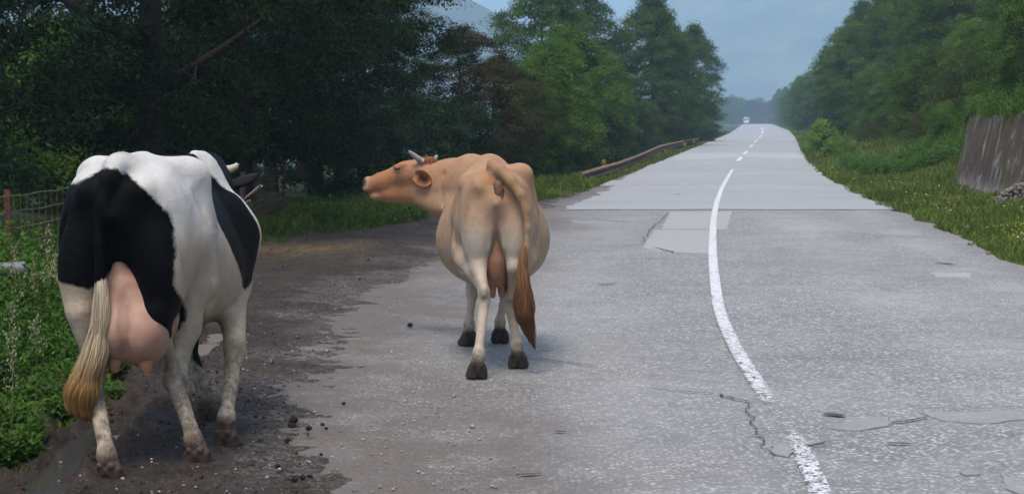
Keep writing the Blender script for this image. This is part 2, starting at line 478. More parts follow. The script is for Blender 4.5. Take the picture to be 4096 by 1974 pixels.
def line_strip(px, w0, name='lane_line', wear=None, z=.020):
    P = np.array([gp(u, v)[:2] for u, v in px])
    o_ = np.argsort(P[:, 1]); P = P[o_]
    # smooth curve through the points
    s = np.concatenate([[0], np.cumsum(np.linalg.norm(np.diff(P, axis=0), axis=1))])
    ss = np.unique(np.concatenate([np.linspace(s[i], s[i + 1], 12) for i in range(len(s) - 1)]))
    if len(P) > 3:
        T = np.gradient(P, s, axis=0)
        D = []
        for q in ss:
            i = min(np.searchsorted(s, q, 'right') - 1, len(s) - 2); h = s[i + 1] - s[i]; t = (q - s[i]) / h
            D.append((2 * t**3 - 3 * t**2 + 1) * P[i] + (t**3 - 2 * t**2 + t) * h * T[i] + (-2 * t**3 + 3 * t**2) * P[i + 1] + (t**3 - t**2) * h * T[i + 1])
        D = np.array(D)
    else: D = np.stack([np.interp(ss, s, P[:, 0]), np.interp(ss, s, P[:, 1])], 1)
    T = np.gradient(D, axis=0); T /= np.linalg.norm(T, axis=1)[:, None] + 1e-9
    Nn = np.stack([T[:, 1], -T[:, 0]], 1)
    m = 5; n = len(D); t = np.linspace(-.5, .5, m)
    XY = D[:, None] + Nn[:, None] * (w0 * t)[None, :, None]
    Z = z + road_z(XY[..., 0], XY[..., 1])
    V = np.concatenate([XY, Z[..., None]], -1).reshape(-1, 3)
    wr = np.full(n * m, .1) if wear is None else np.repeat(wear(D[:, 1]), m)
    wr = wr + np.tile(np.array([.3, 0, 0, 0, .3]), n)
    o = mesh_obj(name, V, gridfaces(n, m), M_PAINT, attrs={'wear': wr}); tag(o, kind='structure')
main_px = [(3290, 2010), (3276, 1974), (3236, 1870), (3196, 1781), (3110, 1670), (3029, 1543), (2942, 1399), (2886, 1272), (2858, 1113), (2851, 954), (2858, 859), (2878, 779), (2930, 680)]
ya_, yb_ = gp(0, 1790)[1], gp(0, 1580)[1]
line_strip(main_px, .10, wear=lambda y: .50 * sstep(20, 8.5, y) + .05 + .75 * np.exp(-((y - (ya_ + yb_) / 2) / .62) ** 2) + .1)
for (a, b_) in [((2952, 648), (2966, 630)), ((2975, 620), (2990, 606)), ((3000, 592), (3011, 580)), ((3018, 572), (3030, 559)), ((3036, 552), (3047, 541)), ((3050, 534), (3052, 524)), ((3050, 519), (3044, 511))]:
    line_strip([a, ((a[0] + b_[0]) / 2, (a[1] + b_[1]) / 2), b_], .17 if a[1] > 545 else .3, z=.03)

# ------------------------------------------------------------------ muddy track beside the road
def m_mud():
    m, nt, b = new_mat('wet_mud'); g = N(nt); v = g.coord()
    n = g.noise(v, 3.0, 8, .7); n2 = g.noise(v, 34, 6, .7)
    c = g.ramp(n, [(.3, (.022, .016, .012)), (.5, (.050, .036, .027)), (.7, (.085, .062, .047))])
    c = g.mix(g.ramp(n2, [(.42, 0), (.68, .5)]), c, (.100, .076, .060))
    cell = g.vor(v, 75, out='Color'); sep = g.n('ShaderNodeSeparateColor'); g.l(cell, sep.inputs[0])
    peb = g.math('MULTIPLY', g.ramp(sep.outputs[1], [(.80, 0), (.84, 1)]), g.ramp(g.vor(v, 75), [(.25, 1), (.4, 0)]))
    peb = g.math('MULTIPLY', peb, g.attr('gravel'))
    c = g.mix(peb, c, g.ramp(sep.outputs[2], [(0, (.2, .19, .18)), (1, (.5, .48, .45))]))
    c = g.mix(g.math('MULTIPLY', g.attr('straw'), g.ramp(g.noise(v, 9, 6, .8), [(.4, 0), (.55, 1)])), c, (.30, .21, .08))
    rimc = g.mix(g.ramp(sep.outputs[2], [(.45, 0), (.7, 1)]), (.085, .069, .057), (.26, .24, .22))
    rk = g.math('MULTIPLY', g.attr('rim'), g.ramp(g.noise(v, 12, 7, .75), [(.36, 0), (.58, 1)]))
    c = g.mix(rk, c, rimc)
    g.l(c, b.inputs['Base Color'])
    r = g.ramp(g.noise(v, 1.6, 5), [(.35, .42), (.65, .85)]); g.l(r, b.inputs['Roughness']); b.inputs['Specular IOR Level'].default_value = .22
    h = g.math('ADD', g.noise(v, 26, 8, .72), g.math('MULTIPLY', peb, .5))
    g.bump(h, 1.0, .045, b)
    return m
ny_, nx_ = 740, 270
ys = np.geomspace(6.2, 40, ny_)
t = np.linspace(0, 1, nx_)
Lx = xg(ys) - .7; Rx = xl(ys) + .75
MX = Lx[:, None] + (Rx - Lx)[:, None] * t[None]; MY = np.repeat(ys[:, None], nx_, 1)
WX = MX + .16 * fbm(MX * 1.0, MY * .8, 4.0, 3) + .035 * fbm(MX * 6, MY * 5, 14.0, 4); WY = MY
s_in = xl(WY) - WX                       # metres in from the road's edge
clod = np.abs(fbm(MX * 3.2, MY * 3.2, 1.5, 5)); lump = fbm(MX * 1.1, MY * .9, 2.2, 4)
pock = np.clip(fbm(MX * 9, MY * 9, 6.1, 3), -1, 1)
deep = sstep(-.1, .9, s_in)
MZ = .006 + .022 * sstep(-.1, .8, s_in) - .040 * sstep(.15, -.6, s_in) + deep * (.018 * clod * 1.25 + .020 * lump + .013 * pock + .014 * np.abs(fbm(MX * 7, MY * 6, 21.0, 3)) * sstep(-.3, .5, lump) + .009 * np.abs(fbm(MX * 18, MY * 15, 9.0, 3)) + .002) + (1 - deep) * .012 * fbm(MX * 9, MY * 8, 8.8, 4)
# wheel ruts, running from the lower left up behind the black and white cow
def rut(px, depth, width):
    P = np.array([gp(u, v)[:2] for u, v in px]); P = P[np.argsort(P[:, 1])]
    xc_ = np.interp(MY, P[:, 1], P[:, 0]) + .05 * fbm(MY * 1.3, 3.3)
    fade = sstep(P[0, 1] - .6, P[0, 1], MY) * sstep(P[-1, 1] + .8, P[-1, 1], MY)
    q = (MX - xc_) / width
    return fade * (-depth * np.exp(-q ** 4 * 1.2) + depth * .65 * np.exp(-((np.abs(q) - 1.45) / .38) ** 2) * (1 + .8 * pock))
MZ = MZ + rut([(150, 1974), (330, 1700), (450, 1560), (560, 1430), (760, 1250)], .060, .13)
MZ = MZ + rut([(-60, 1974), (130, 1760), (330, 1620)], .045, .10)
MZ = MZ + rut([(420, 1760), (600, 1600), (700, 1500), (850, 1350)], .050, .12)
mud_attr = {'rim': (.95 * sstep(.65, -.10, s_in + .05 + .45 * fbm(MX * 1.7, MY * 1.7, 12.0, 3))).ravel(), 'gravel': (.35 + .65 * sstep(1.6, .2, s_in)).ravel(),
            'straw': (.6 * np.exp(-((MY - 21.3) / 1.3) ** 2) * sstep(1.6, .5, np.abs(MX + 3.0))).ravel()}
mud = mesh_obj('muddy_track', np.stack([MX, MY, MZ], -1).reshape(-1, 3), gridfaces(ny_, nx_), m_mud(), smooth=True, attrs=mud_attr)
tag(mud, kind='structure')
def m_water():
    m, nt, b = new_mat('muddy_water'); g = N(nt); v = g.coord()
    b.inputs['Base Color'].default_value = (.045, .038, .033, 1); b.inputs['Roughness'].default_value = .09
    b.inputs['Specular IOR Level'].default_value = .6
    g.bump(g.noise(v, 7, 2), .04, .02, b)
    return m
wy = np.linspace(6.0, 12.2, 60)
WL = xg(wy) + .15; WR = np.interp(wy, [6.0, 8, 12.2], [-1.35, -1.2, -1.7])
PW = np.concatenate([np.c_[WL, wy, np.full(60, -.004)], np.c_[WR, wy, np.full(60, -.004)]])
puddle = mesh_obj('puddle_water', PW, np.array([(i, i + 1, i + 61, i + 60) for i in range(59)]), m_water())
tag(puddle, kind='structure')
def mud_z(x, y):
    i = int(np.clip(np.searchsorted(ys, y), 0, ny_ - 1))
    j = (x - Lx[i]) / (Rx[i] - Lx[i]) * (nx_ - 1)
    j = int(np.clip(j, 0, nx_ - 1))
    return float(MZ[i, j])

# ------------------------------------------------------------------ far hills and mountain
def m_far(name, c1, c2, sc):
    m, nt, b = new_mat(name); g = N(nt); v = g.coord()
    c = g.mix(g.ramp(g.noise(v, sc, 8, .65), [(.42, 0), (.62, 1)]), c1, c2)
    g.l(c, b.inputs['Base Color']); b.inputs['Roughness'].default_value = 1
    g.bump(g.noise(v, sc * 8, 6, .7), 1.0, 18, b)
    return m
def far_ridge(name, r0, r1, az0, az1, topf, mat, rough, base=-60, na=220, nrr=70):
    A, T = np.meshgrid(np.radians(np.linspace(az0, az1, na)), np.linspace(0, 1, nrr), indexing='ij')
    R_ = r0 + (r1 - r0) * T
    X, Y = R_ * np.sin(A), R_ * np.cos(A)
    top = topf(np.degrees(A))
    prof = np.where(T < .8, sstep(0, .8, T) * .55 + T * .45 / .8, 1 - (T - .8) * .6)
    Z = base + (top - base) * prof + rough * fbm(X / 420, Y / 420, 0, 6) * sstep(0, .35, T)
    # tree-covered outline
    Z = Z + rough * .06 * fbm(X / 22, Y / 22, 0, 2)
    o = mesh_obj(name, np.stack([X, Y, Z], -1).reshape(-1, 3), gridfaces(na, nrr), mat, smooth=False)
    tag(o, kind='structure')
mt = m_far('hazy_slopes', (.015, .03, .02), (.22, .26, .13), .005)
far_ridge('mountain', 3300, 5600, -50, 50, lambda a: np.interp(a, [-50, -8, -2, 1, 5, 9, 20, 50], [420, 380, 330, 360, 440, 490, 500, 460]), mt, 30)
far_ridge('mountain', 1900, 2900, -30, 40, lambda a: np.interp(a, [-30, -4, 2, 4, 7, 9.5, 14, 40], [30, 60, 110, 165, 205, 235, 260, 260]), m_far('lower_slopes', (.015, .035, .02), (.17, .22, .10), .010), 26)
ht = m_far('wooded_hill', (.03, .05, .02), (.05, .075, .03), .02)
far_ridge('hill', 1150, 1650, -55, 2.2, lambda a: np.interp(a, [-55, -20, -6, -1.5, .2, 1.3, 2.2], [160, 150, 128, 116, 92, 50, -30]), ht, 10)
# ------------------------------------------------------------------ trees and shrubs
M_BARK = mat_plain('bark', (.035, .028, .022), (.016, .013, .011), 14, .9, .8, 30, stretch=(1, 1, .3))
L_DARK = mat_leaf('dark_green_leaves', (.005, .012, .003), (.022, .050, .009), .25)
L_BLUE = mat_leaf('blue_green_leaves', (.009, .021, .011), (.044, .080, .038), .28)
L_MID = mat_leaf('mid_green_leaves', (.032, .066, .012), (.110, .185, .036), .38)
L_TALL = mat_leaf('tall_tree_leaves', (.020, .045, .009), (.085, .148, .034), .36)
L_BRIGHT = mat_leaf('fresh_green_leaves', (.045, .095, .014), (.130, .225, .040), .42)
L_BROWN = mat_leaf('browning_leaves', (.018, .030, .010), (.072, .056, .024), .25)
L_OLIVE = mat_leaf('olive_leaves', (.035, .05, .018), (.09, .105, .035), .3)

def leaf_quads(P, Nrm, L, W, r, fold=.25):
    """one folded leaf (2 triangles) per point"""
    n = len(P)
    Nrm = Nrm / (np.linalg.norm(Nrm, axis=1)[:, None] + 1e-9)
    A = np.cross(Nrm, r.normal(size=(n, 3))); A /= np.linalg.norm(A, axis=1)[:, None] + 1e-9
    B = np.cross(Nrm, A)
    L = np.broadcast_to(L, (n,))[:, None]; W = np.broadcast_to(W, (n,))[:, None]
    v0 = P - A * L * .5; v2 = P + A * L * .5
    v1 = P + B * W * .5 + Nrm * W * fold; v3 = P - B * W * .5 + Nrm * W * fold
    V = np.stack([v0, v1, v2, v3], 1).reshape(-1, 3)
    i = np.arange(n) * 4
    Fq = np.concatenate([np.stack([i, i + 1, i + 2], 1), np.stack([i, i + 2, i + 3], 1)])
    return V, Fq

def tree_meshes(name, seed, H, R, base, ncl, per, leaf, mat, trunk_r=.14, multi=False, clr=.5, flat=.5, open_=0.0, top_pow=1.0):
    r = np.random.default_rng(seed)
    # crown clumps: spread through an uneven crown, thicker towards its outside
    C = []
    lobes = [(r.uniform(0, 2 * math.pi), r.uniform(.15, .95), r.uniform(.25, .5)) for _ in range(9)]
    while len(C) < ncl:
        th = r.uniform(0, 2 * math.pi); t = r.uniform(0, 1)
        prof = math.sin(math.pi * min(1, (.12 + .88 * t) ** top_pow)) ** .6 if not multi else (1 - .9 * t ** 2.2) ** .5
        prof *= .72
        for (a, h, s) in lobes:
            d = abs((th - a + math.pi) % (2 * math.pi) - math.pi)
            prof += s * .55 * math.exp(-(d / .5) ** 2 - ((t - h) / .16) ** 2)
        if r.random() < open_ * (.5 + .5 * math.sin(th * 3 + t * 9 + seed)): continue
        rr = R * prof * (r.random() ** .42)
        z = base + (H - base) * t
        C.append((rr * math.cos(th), rr * math.sin(th), z + r.normal() * .12))
    C = np.array(C)
    cr = clr * r.uniform(.65, 1.35, ncl)
    k = np.repeat(np.arange(ncl), per)
    d = r.normal(size=(len(k), 3)); d /= np.linalg.norm(d, axis=1)[:, None]
    q = d * (r.random(len(k)) ** .6)[:, None] * cr[k][:, None]; q[:, 2] *= flat
    # clumps droop outward a little
    out = C[k].copy(); out[:, 2] = 0; out /= np.linalg.norm(out, axis=1)[:, None] + 1e-6
    q[:, 2] -= .22 * (q[:, :2] * out[:, :2]).sum(1)
    P = C[k] + q
    P[:, 2] = np.maximum(P[:, 2], .02)
    nrm = np.array([0, 0, .75]) + out * .5 + r.normal(size=(len(k), 3)) * .55 + d * .4
    V, Fq = leaf_quads(P, nrm, leaf * r.uniform(.7, 1.3, len(k)), leaf * .55 * r.uniform(.8, 1.2, len(k)), r)
    rv = np.clip(np.repeat(r.random(ncl)[k] * .8 + r.random(len(k)) * .4 - .1, 4), 0, 1)
    crown = bpy.data.meshes.new('crown'); set_mesh(crown, V, Fq); crown.materials.append(mat); add_attr(crown, 'rnd', rv)
    # trunk, limbs and twigs
    parts = []
    nodes = []
    stems = [(0, 0, trunk_r)] if not multi else [(r.normal() * .12, r.normal() * .12, trunk_r * r.uniform(.5, .9)) for _ in range(5)]
    for (sx, sy, tr) in stems:
        n = 9; top = base + (H - base) * (.85 if not multi else .7)
        lean = r.normal(size=2) * (.05 if not multi else .35) * H * .3
        pts = []
        for i in range(n):
            t = i / (n - 1)
            pts.append((sx + lean[0] * t ** 1.3 + .05 * H * .15 * math.sin(5 * t + seed), sy + lean[1] * t ** 1.3 + .03 * H * .2 * math.sin(4 * t + 2 * seed), -.35 + (top + .35) * t))
        pts = np.array(pts); rad = tr * (1.15 - np.linspace(0, 1, n) * .95); rad[0] *= 1.35
        parts.append(tube(pts, rad, 8))
        for s in np.linspace(.25, .98, 12):
            i = s * (n - 1); i0 = int(i); p = pts[i0] * (1 - (i - i0)) + pts[min(i0 + 1, n - 1)] * (i - i0)
            nodes.append((p, tr * (1.1 - s)))
    nl = 12 if not multi else 8
    sel = r.choice(ncl, nl, replace=False)
    for c in C[sel]:
        P0 = [nd for nd in nodes if nd[0][2] < c[2] - .1] or [nodes[0]]
        j = int(np.argmin([np.linalg.norm(nd[0] - c) + abs((c[2] - nd[0][2]) - .6 * np.hypot(*c[:2])) for nd in P0]))
        p, pr = P0[j]
        mid = (p + c) / 2 + np.array([0, 0, -.05 * R]) + r.normal(size=3) * .06 * R
        t = np.linspace(0, 1, 7)[:, None]
        pts = (1 - t) ** 2 * p + 2 * t * (1 - t) * mid + t ** 2 * c
        parts.append(tube(pts, np.linspace(pr * .6, .012, 7), 5, False))
        for i in range(1, 7): nodes.append((pts[i], pr * .35 * (1 - i / 8)))
    NP = np.array([nd[0] for nd in nodes])
    for c in C[::3]:
        j = int(np.argmin(np.linalg.norm(NP - c, axis=1)))
        p = NP[j]; pr = min(.02, max(.007, nodes[j][1] * .5))
        mid = (p + c) / 2 + r.normal(size=3) * .08
        parts.append(tube(np.array([p, mid, c]), [pr, pr * .7, .004], 3, False))
    tv, tf = merge(parts)
    trunk = bpy.data.meshes.new('trunk'); trunk.from_pydata(tv.tolist(), [], tf); trunk.materials.append(M_BARK)
    trunk.polygons.foreach_set('use_smooth', np.ones(len(trunk.polygons), bool)); trunk.update()
    return trunk, crown

T = {}
#                 seed  H    R   base ncl  per leaf mat
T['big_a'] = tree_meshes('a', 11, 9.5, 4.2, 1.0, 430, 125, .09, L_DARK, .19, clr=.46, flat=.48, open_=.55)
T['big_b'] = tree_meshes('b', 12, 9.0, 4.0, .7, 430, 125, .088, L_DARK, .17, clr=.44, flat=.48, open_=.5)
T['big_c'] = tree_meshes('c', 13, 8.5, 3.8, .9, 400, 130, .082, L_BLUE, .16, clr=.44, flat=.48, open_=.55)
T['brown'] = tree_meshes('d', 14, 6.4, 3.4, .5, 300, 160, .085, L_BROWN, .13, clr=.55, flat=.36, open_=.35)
T['mid_a'] = tree_meshes('e', 15, 6.5, 2.6, .25, 330, 130, .10, L_MID, .12, clr=.48, flat=.5)
T['mid_b'] = tree_meshes('f', 16, 9.0, 3.2, .0, 420, 120, .12, L_TALL, .16, clr=.58, flat=.5, top_pow=.75)
T['bright'] = tree_meshes('g', 17, 5.2, 2.5, .1, 300, 110, .11, L_BRIGHT, .08, multi=True, clr=.5, flat=.55)
T['shrub_m'] = tree_meshes('h', 18, 3.4, 1.9, .05, 220, 110, .085, L_MID, .05, multi=True, clr=.42, flat=.6)
T['shrub_d'] = tree_meshes('i', 19, 3.2, 1.9, .05, 220, 110, .08, L_BLUE, .05, multi=True, clr=.42, flat=.6)
T['shrub_b'] = tree_meshes('j', 20, 3.0, 1.7, .05, 200, 110, .085, L_BRIGHT, .05, multi=True, clr=.4, flat=.6)
T['shrub_o'] = tree_meshes('k', 21, 2.8, 1.7, .05, 170, 90, .07, L_OLIVE, .05, multi=True, clr=.45, flat=.6, open_=.5)
L_LIME = mat_leaf('lime_green_leaves', (.10, .19, .03), (.22, .36, .06), .4)
T['round'] = tree_meshes('l', 22, 1.0, .62, .0, 110, 110, .06, L_LIME, .02, multi=True, clr=.17, flat=.8)

_count = 0
def plant(kind, x, y, s=1.0, label=None, group=None, cat=None, rz=None, sz=None, name=None, z=None):
    global _count
    _count += 1
    rr = random.Random(_count * 7 + 3)
    tr, cr = T[kind]
    shrub = kind.startswith('shrub') or kind == 'round'
    nm = name or ('shrub' if shrub else 'broadleaf_tree')
    e = empty(nm, (x, y, float(height(x, y)) if z is None else z), rr.uniform(0, 6.28) if rz is None else rz)
    e.scale = (s, s, sz or s)
    link('trunk', tr, e); link('crown', cr, e)
    tag(e, label, cat or ('shrub' if shrub else 'tree'), group)
    return e

# --- the wood to the left, behind the wire fence: the ones one can tell apart
G_WOOD = 'trees of the dark wood left of the road'
A = plant
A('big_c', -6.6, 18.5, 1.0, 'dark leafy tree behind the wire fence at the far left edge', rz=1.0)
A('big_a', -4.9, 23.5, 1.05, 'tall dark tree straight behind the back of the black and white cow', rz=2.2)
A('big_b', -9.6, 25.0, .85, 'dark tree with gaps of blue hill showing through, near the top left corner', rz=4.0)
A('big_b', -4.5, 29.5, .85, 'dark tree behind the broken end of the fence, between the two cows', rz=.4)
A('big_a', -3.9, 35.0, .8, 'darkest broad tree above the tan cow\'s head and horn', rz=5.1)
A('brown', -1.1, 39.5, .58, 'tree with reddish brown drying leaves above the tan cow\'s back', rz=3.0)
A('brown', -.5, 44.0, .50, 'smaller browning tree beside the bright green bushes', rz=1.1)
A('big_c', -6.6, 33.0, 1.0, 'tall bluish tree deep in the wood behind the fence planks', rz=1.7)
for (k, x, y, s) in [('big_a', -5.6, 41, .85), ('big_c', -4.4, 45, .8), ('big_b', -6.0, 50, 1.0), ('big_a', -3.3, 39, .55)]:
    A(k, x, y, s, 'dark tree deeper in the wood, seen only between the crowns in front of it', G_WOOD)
# lower growth under the wood's edge
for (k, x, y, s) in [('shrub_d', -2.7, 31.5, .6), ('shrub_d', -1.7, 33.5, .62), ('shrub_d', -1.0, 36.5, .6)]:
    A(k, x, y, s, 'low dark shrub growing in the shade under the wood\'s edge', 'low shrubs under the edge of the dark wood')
# sunlit growth down in the valley behind the wood
for (k, x, y, s) in [('bright', -12.5, 46, .8), ('bright', -8.6, 38, .70), ('shrub_b', -7.3, 29.5, 1.0), ('bright', -6.4, 38, .6),  ('bright', -17, 58, 1.0), ('shrub_b', -9.4, 31, .9), ('bright', -10.4, 60, 1.2)]:
    A(k, x, y, s, 'bright green bush glimpsed through the dark trunks behind the fence', 'bright bushes behind the dark wood')
# --- the greener row beside the rail
A('mid_a', .6, 48.5, .50, 'mid green bushy tree behind the tan cow, at the near end of the rusty rail', rz=.2)
A('bright', 1.3, 58, .80, 'fresh green bushy tree with a ragged light top behind the near half of the rail', rz=.7)
A('bright', 2.3, 66, .96, 'largest fresh green tree in the middle of the row beside the rail', rz=2.9)
A('bright', 3.9, 76, .85, 'pale green tree bordering the dark pointed one beside the rail', rz=5.2)
A('mid_b', 1.4, 82, 1.0, 'tall bluish tree rising behind the fresh green ones, nearest to the brown tree', rz=1.2)
A('mid_b', 8.6, 108, 1.05, 'tall dark tree between the fresh green bushes and the pointed tree', rz=3.4)
A('mid_b', 4.6, 108, 1.1, 'second tall tree standing behind the fresh green row', rz=4.4)
A('mid_b', 9.9, 113, .92, 'dark tree with a rounded shoulder just left of the outermost pointed tree', rz=2.0)
A('mid_b', 13.6, 132, .96, 'dark pointed tree leaning out over the far end of the rusty rail', rz=.3)
A('mid_b', 17.5, 165, .62, 'small dark tree below the pointed one at the far end of the rail', rz=4)
G_UND = 'dark undergrowth bushes along the back of the rail'
for (k, x, y, s) in [('shrub_d', 1.0, 52, .62), ('shrub_d', 2.3, 60, .62), ('shrub_d', 3.0, 66, .7), ('shrub_d', 4.0, 73, .72), ('shrub_d', 4.9, 80, .8),
                     ('shrub_d', 6.0, 88, .8), ('shrub_m', 7.4, 98, .8), ('shrub_d', 8.6, 108, .9), ('shrub_m', 10.4, 120, .9), ('shrub_d', .1, 46.5, .5), ('shrub_d', 13.7, 145, .9), ('shrub_m', 16.7, 165, .9)]:
    A(k, x, y, s, 'dark low bush right behind the rusty rail', G_UND)
for (y, dx, s, k) in [(190, -3.2, .8, 'mid_a'), (215, -4, .8, 'mid_a'), (245, -4, .9, 'mid_a'), (280, -5, .8, 'mid_a'), (330, -6, .9, 'mid_b'), (390, -7, .8, 'mid_b'), (450, -7, .9, 'mid_b')]:
    A(k, float(xl(y)) + dx, y, s * .75, 'small hazy tree left of the road near the white van', 'hazy trees left of the far road')
# --- right bank
A('round', float(xr(79)) + .85, 79, 1.35, 'round bright green bush at the edge of the road, right of the lane line', cat='bush', name='round_bush')
A('round', float(xr(70)) + .9, 70, .62, 'low clump of fresh leaves in front of the round bush at the road edge', cat='bush', name='round_bush')
rb = random.Random(5)
G_BANK = 'shrubs and trees covering the right bank'
kinds1 = ['shrub_m', 'shrub_d', 'shrub_b', 'shrub_m', 'shrub_o']
y = 30.0
while y < 105:
    for s_, sc, ks in ((3.7, .42, ['shrub_m', 'shrub_b', 'shrub_o', 'shrub_m']), (5.0, .85, kinds1), (7.6, 1.0, ['shrub_m', 'shrub_d', 'shrub_b', 'mid_a', 'shrub_m']), (10.6, 1.0, ['mid_a', 'mid_b', 'bright', 'mid_a', 'big_c']), (14.5, 1.0, ['mid_b', 'big_b', 'mid_a'])):
        if s_ > 10 and rb.random() < .25: continue
        k = rb.choice(ks); sc2 = sc * rb.uniform(.75, 1.15)
        if k in ('big_b', 'big_c', 'mid_b'): sc2 *= .75
        if y < 46 and s_ < 6: continue
        if y < 46 and s_ < 8: sc2 *= .8
        yy = y + rb.uniform(-1.2, 1.2); ss = s_ + rb.uniform(-.7, .7)
        if y < 60 and s_ < 6: ss += .5
        x = float(xr(yy)) + ss
        look = {'shrub_m': 'mid green shrub', 'shrub_d': 'dark green shrub', 'shrub_b': 'fresh bright green shrub', 'shrub_o': 'thin olive shrub', 'mid_a': 'mid green bushy tree', 'mid_b': 'tall dark tree', 'bright': 'fresh green tree', 'big_b': 'broad dark tree', 'big_c': 'broad bluish tree'}[k]
        row = 'at the foot' if s_ < 6 else 'on the lower slope' if s_ < 9 else 'halfway up' if s_ < 12 else 'high up'
        band = 'above the wall' if y < 44 else 'just beyond the wall' if y < 58 else 'above the round bush' if y < 82 else 'before the road narrows'
        A(k, x, yy, sc2, '%s %s of the right bank, %s' % (look, row, band), G_BANK)
    y += 2.3 + y * .022
# overhanging growth on the wall's top
A('shrub_o', float(wall_x(36)) + 1.0, 35.2, .50, 'yellowish twiggy bush hanging over the top of the concrete wall')
A('shrub_m', float(wall_x(40)) + 1.5, 39.8, .62, 'dark green bush behind the top left corner of the concrete wall')
A('shrub_b', float(wall_x(31)) + .9, 31.5, .50, 'fresh green spray of leaves at the right edge above the concrete wall')
A('shrub_o', float(wall_x(44)) + 2.2, 44.5, .62, 'thin bush on the bank just beyond the concrete wall')
G_FAR = 'hazy trees lining the far right side of the road'
y = 106.0
while y < 620:
    for s_, ks in ((5.5, ['shrub_m', 'shrub_d', 'mid_a']), (9.5, ['mid_a', 'mid_b', 'shrub_m']), (15, ['mid_b', 'mid_a', 'big_b'])):
        k = rb.choice(ks); sc2 = rb.uniform(.8, 1.15) * (.8 if k in ('big_b', 'mid_b') else 1.0)
        yy = y + rb.uniform(-3, 3)
        if yy > 200 and s_ < 6: k = rb.choice(['mid_a', 'mid_a', 'mid_b'])
        A(k, float(xr(yy)) + s_ - (1.2 if yy < 200 else 3.0 if s_ < 10 else 2) + rb.uniform(-1, 1), yy, sc2 * 1.1, 'hazy tree on the far right side of the road', G_FAR)
    y *= 1.085
for yy_, ds, s0 in ((118, 7.0, .95), (128, 6.4, 1.0), (165, 4.6, .9), (185, 4.2, .9)):
    A('mid_b' if yy_ != 128 else 'mid_a', float(xr(yy_)) + ds, yy_, s0 * (1.3 if yy_ == 128 else 1), 'hazy tree on the far right side of the road', G_FAR)
A('mid_b', float(xr(142)) + 5.2, 142, 1.05, 'tallest dark tree on the right side, standing out against the blue mountain', rz=1)
G_END = 'pale blue trees behind the white van'
for i in range(16):
    yy = rb.uniform(700, 900); u = 2880 + i * 16 + rb.uniform(-8, 8)
    x = (u - CU) / F * yy
    A(rb.choice(['shrub_m', 'shrub_d', 'shrub_m']), x, yy, rb.uniform(2.2, 3.6), name='broadleaf_tree', cat='tree', label='pale blue tree where the road ends, behind the white van', group=G_END, z=-.5)

# ------------------------------------------------------------------ grass, weeds and flowers
def m_grass(name, c1, c2, c3=None):
    return mat_leaf(name, c1, c2, .3, 0.0)
M_GRASS = m_grass('grass_blades', (.055, .090, .016), (.170, .225, .052))
M_GRASSY = m_grass('dry_grass_blades', (.09, .10, .03), (.22, .19, .085))
M_WEED = m_grass('weed_leaves', (.028, .070, .012), (.085, .165, .028))
M_YEL = mat_plain('yellow_petals', (.55, .45, .03), (.45, .38, .05), 20, .6)
M_WHITEP = mat_plain('white_petals', (.7, .7, .68), (.6, .6, .58), 20, .6)

def blades(name, X, Y, Hh, W, mat, lean=.45, seed=1, z=None, label=None):
    r = np.random.default_rng(seed); n = len(X)
    Z = height(X, Y) if z is None else z
    a = r.uniform(0, 2 * math.pi, n); la = r.uniform(0, 2 * math.pi, n); ln = Hh * lean * r.uniform(.2, 1.2, n)
    w = W * r.uniform(.6, 1.3, n) / 2
    dx, dy = np.cos(a) * w, np.sin(a) * w; lx, ly = np.cos(la) * ln, np.sin(la) * ln
    def V(f, g, s): return np.stack([X + lx * f + dx * s, Y + ly * f + dy * s, Z - .01 + Hh * g], 1)
    vs_ = np.stack([V(0, 0, 1), V(0, 0, -1), V(.35, .6, -.8), V(.35, .6, .8), V(1, 1 - .25 * lean, 0)], 1).reshape(-1, 3)
    i = np.arange(n) * 5
    q = np.stack([i, i + 1, i + 2, i + 3], 1); t = np.stack([i + 3, i + 2, i + 4], 1)
    rv = np.clip(r.random(n) * .7 + .3 * (.5 + fbm(X * .8, Y * .8, 2.0, 3)), 0, 1)
    o = mesh_obj(name, vs_, [q, t], mat, attrs={'rnd': np.repeat(rv, 5)})
    tag(o, label, 'grass', kind='stuff'); return o
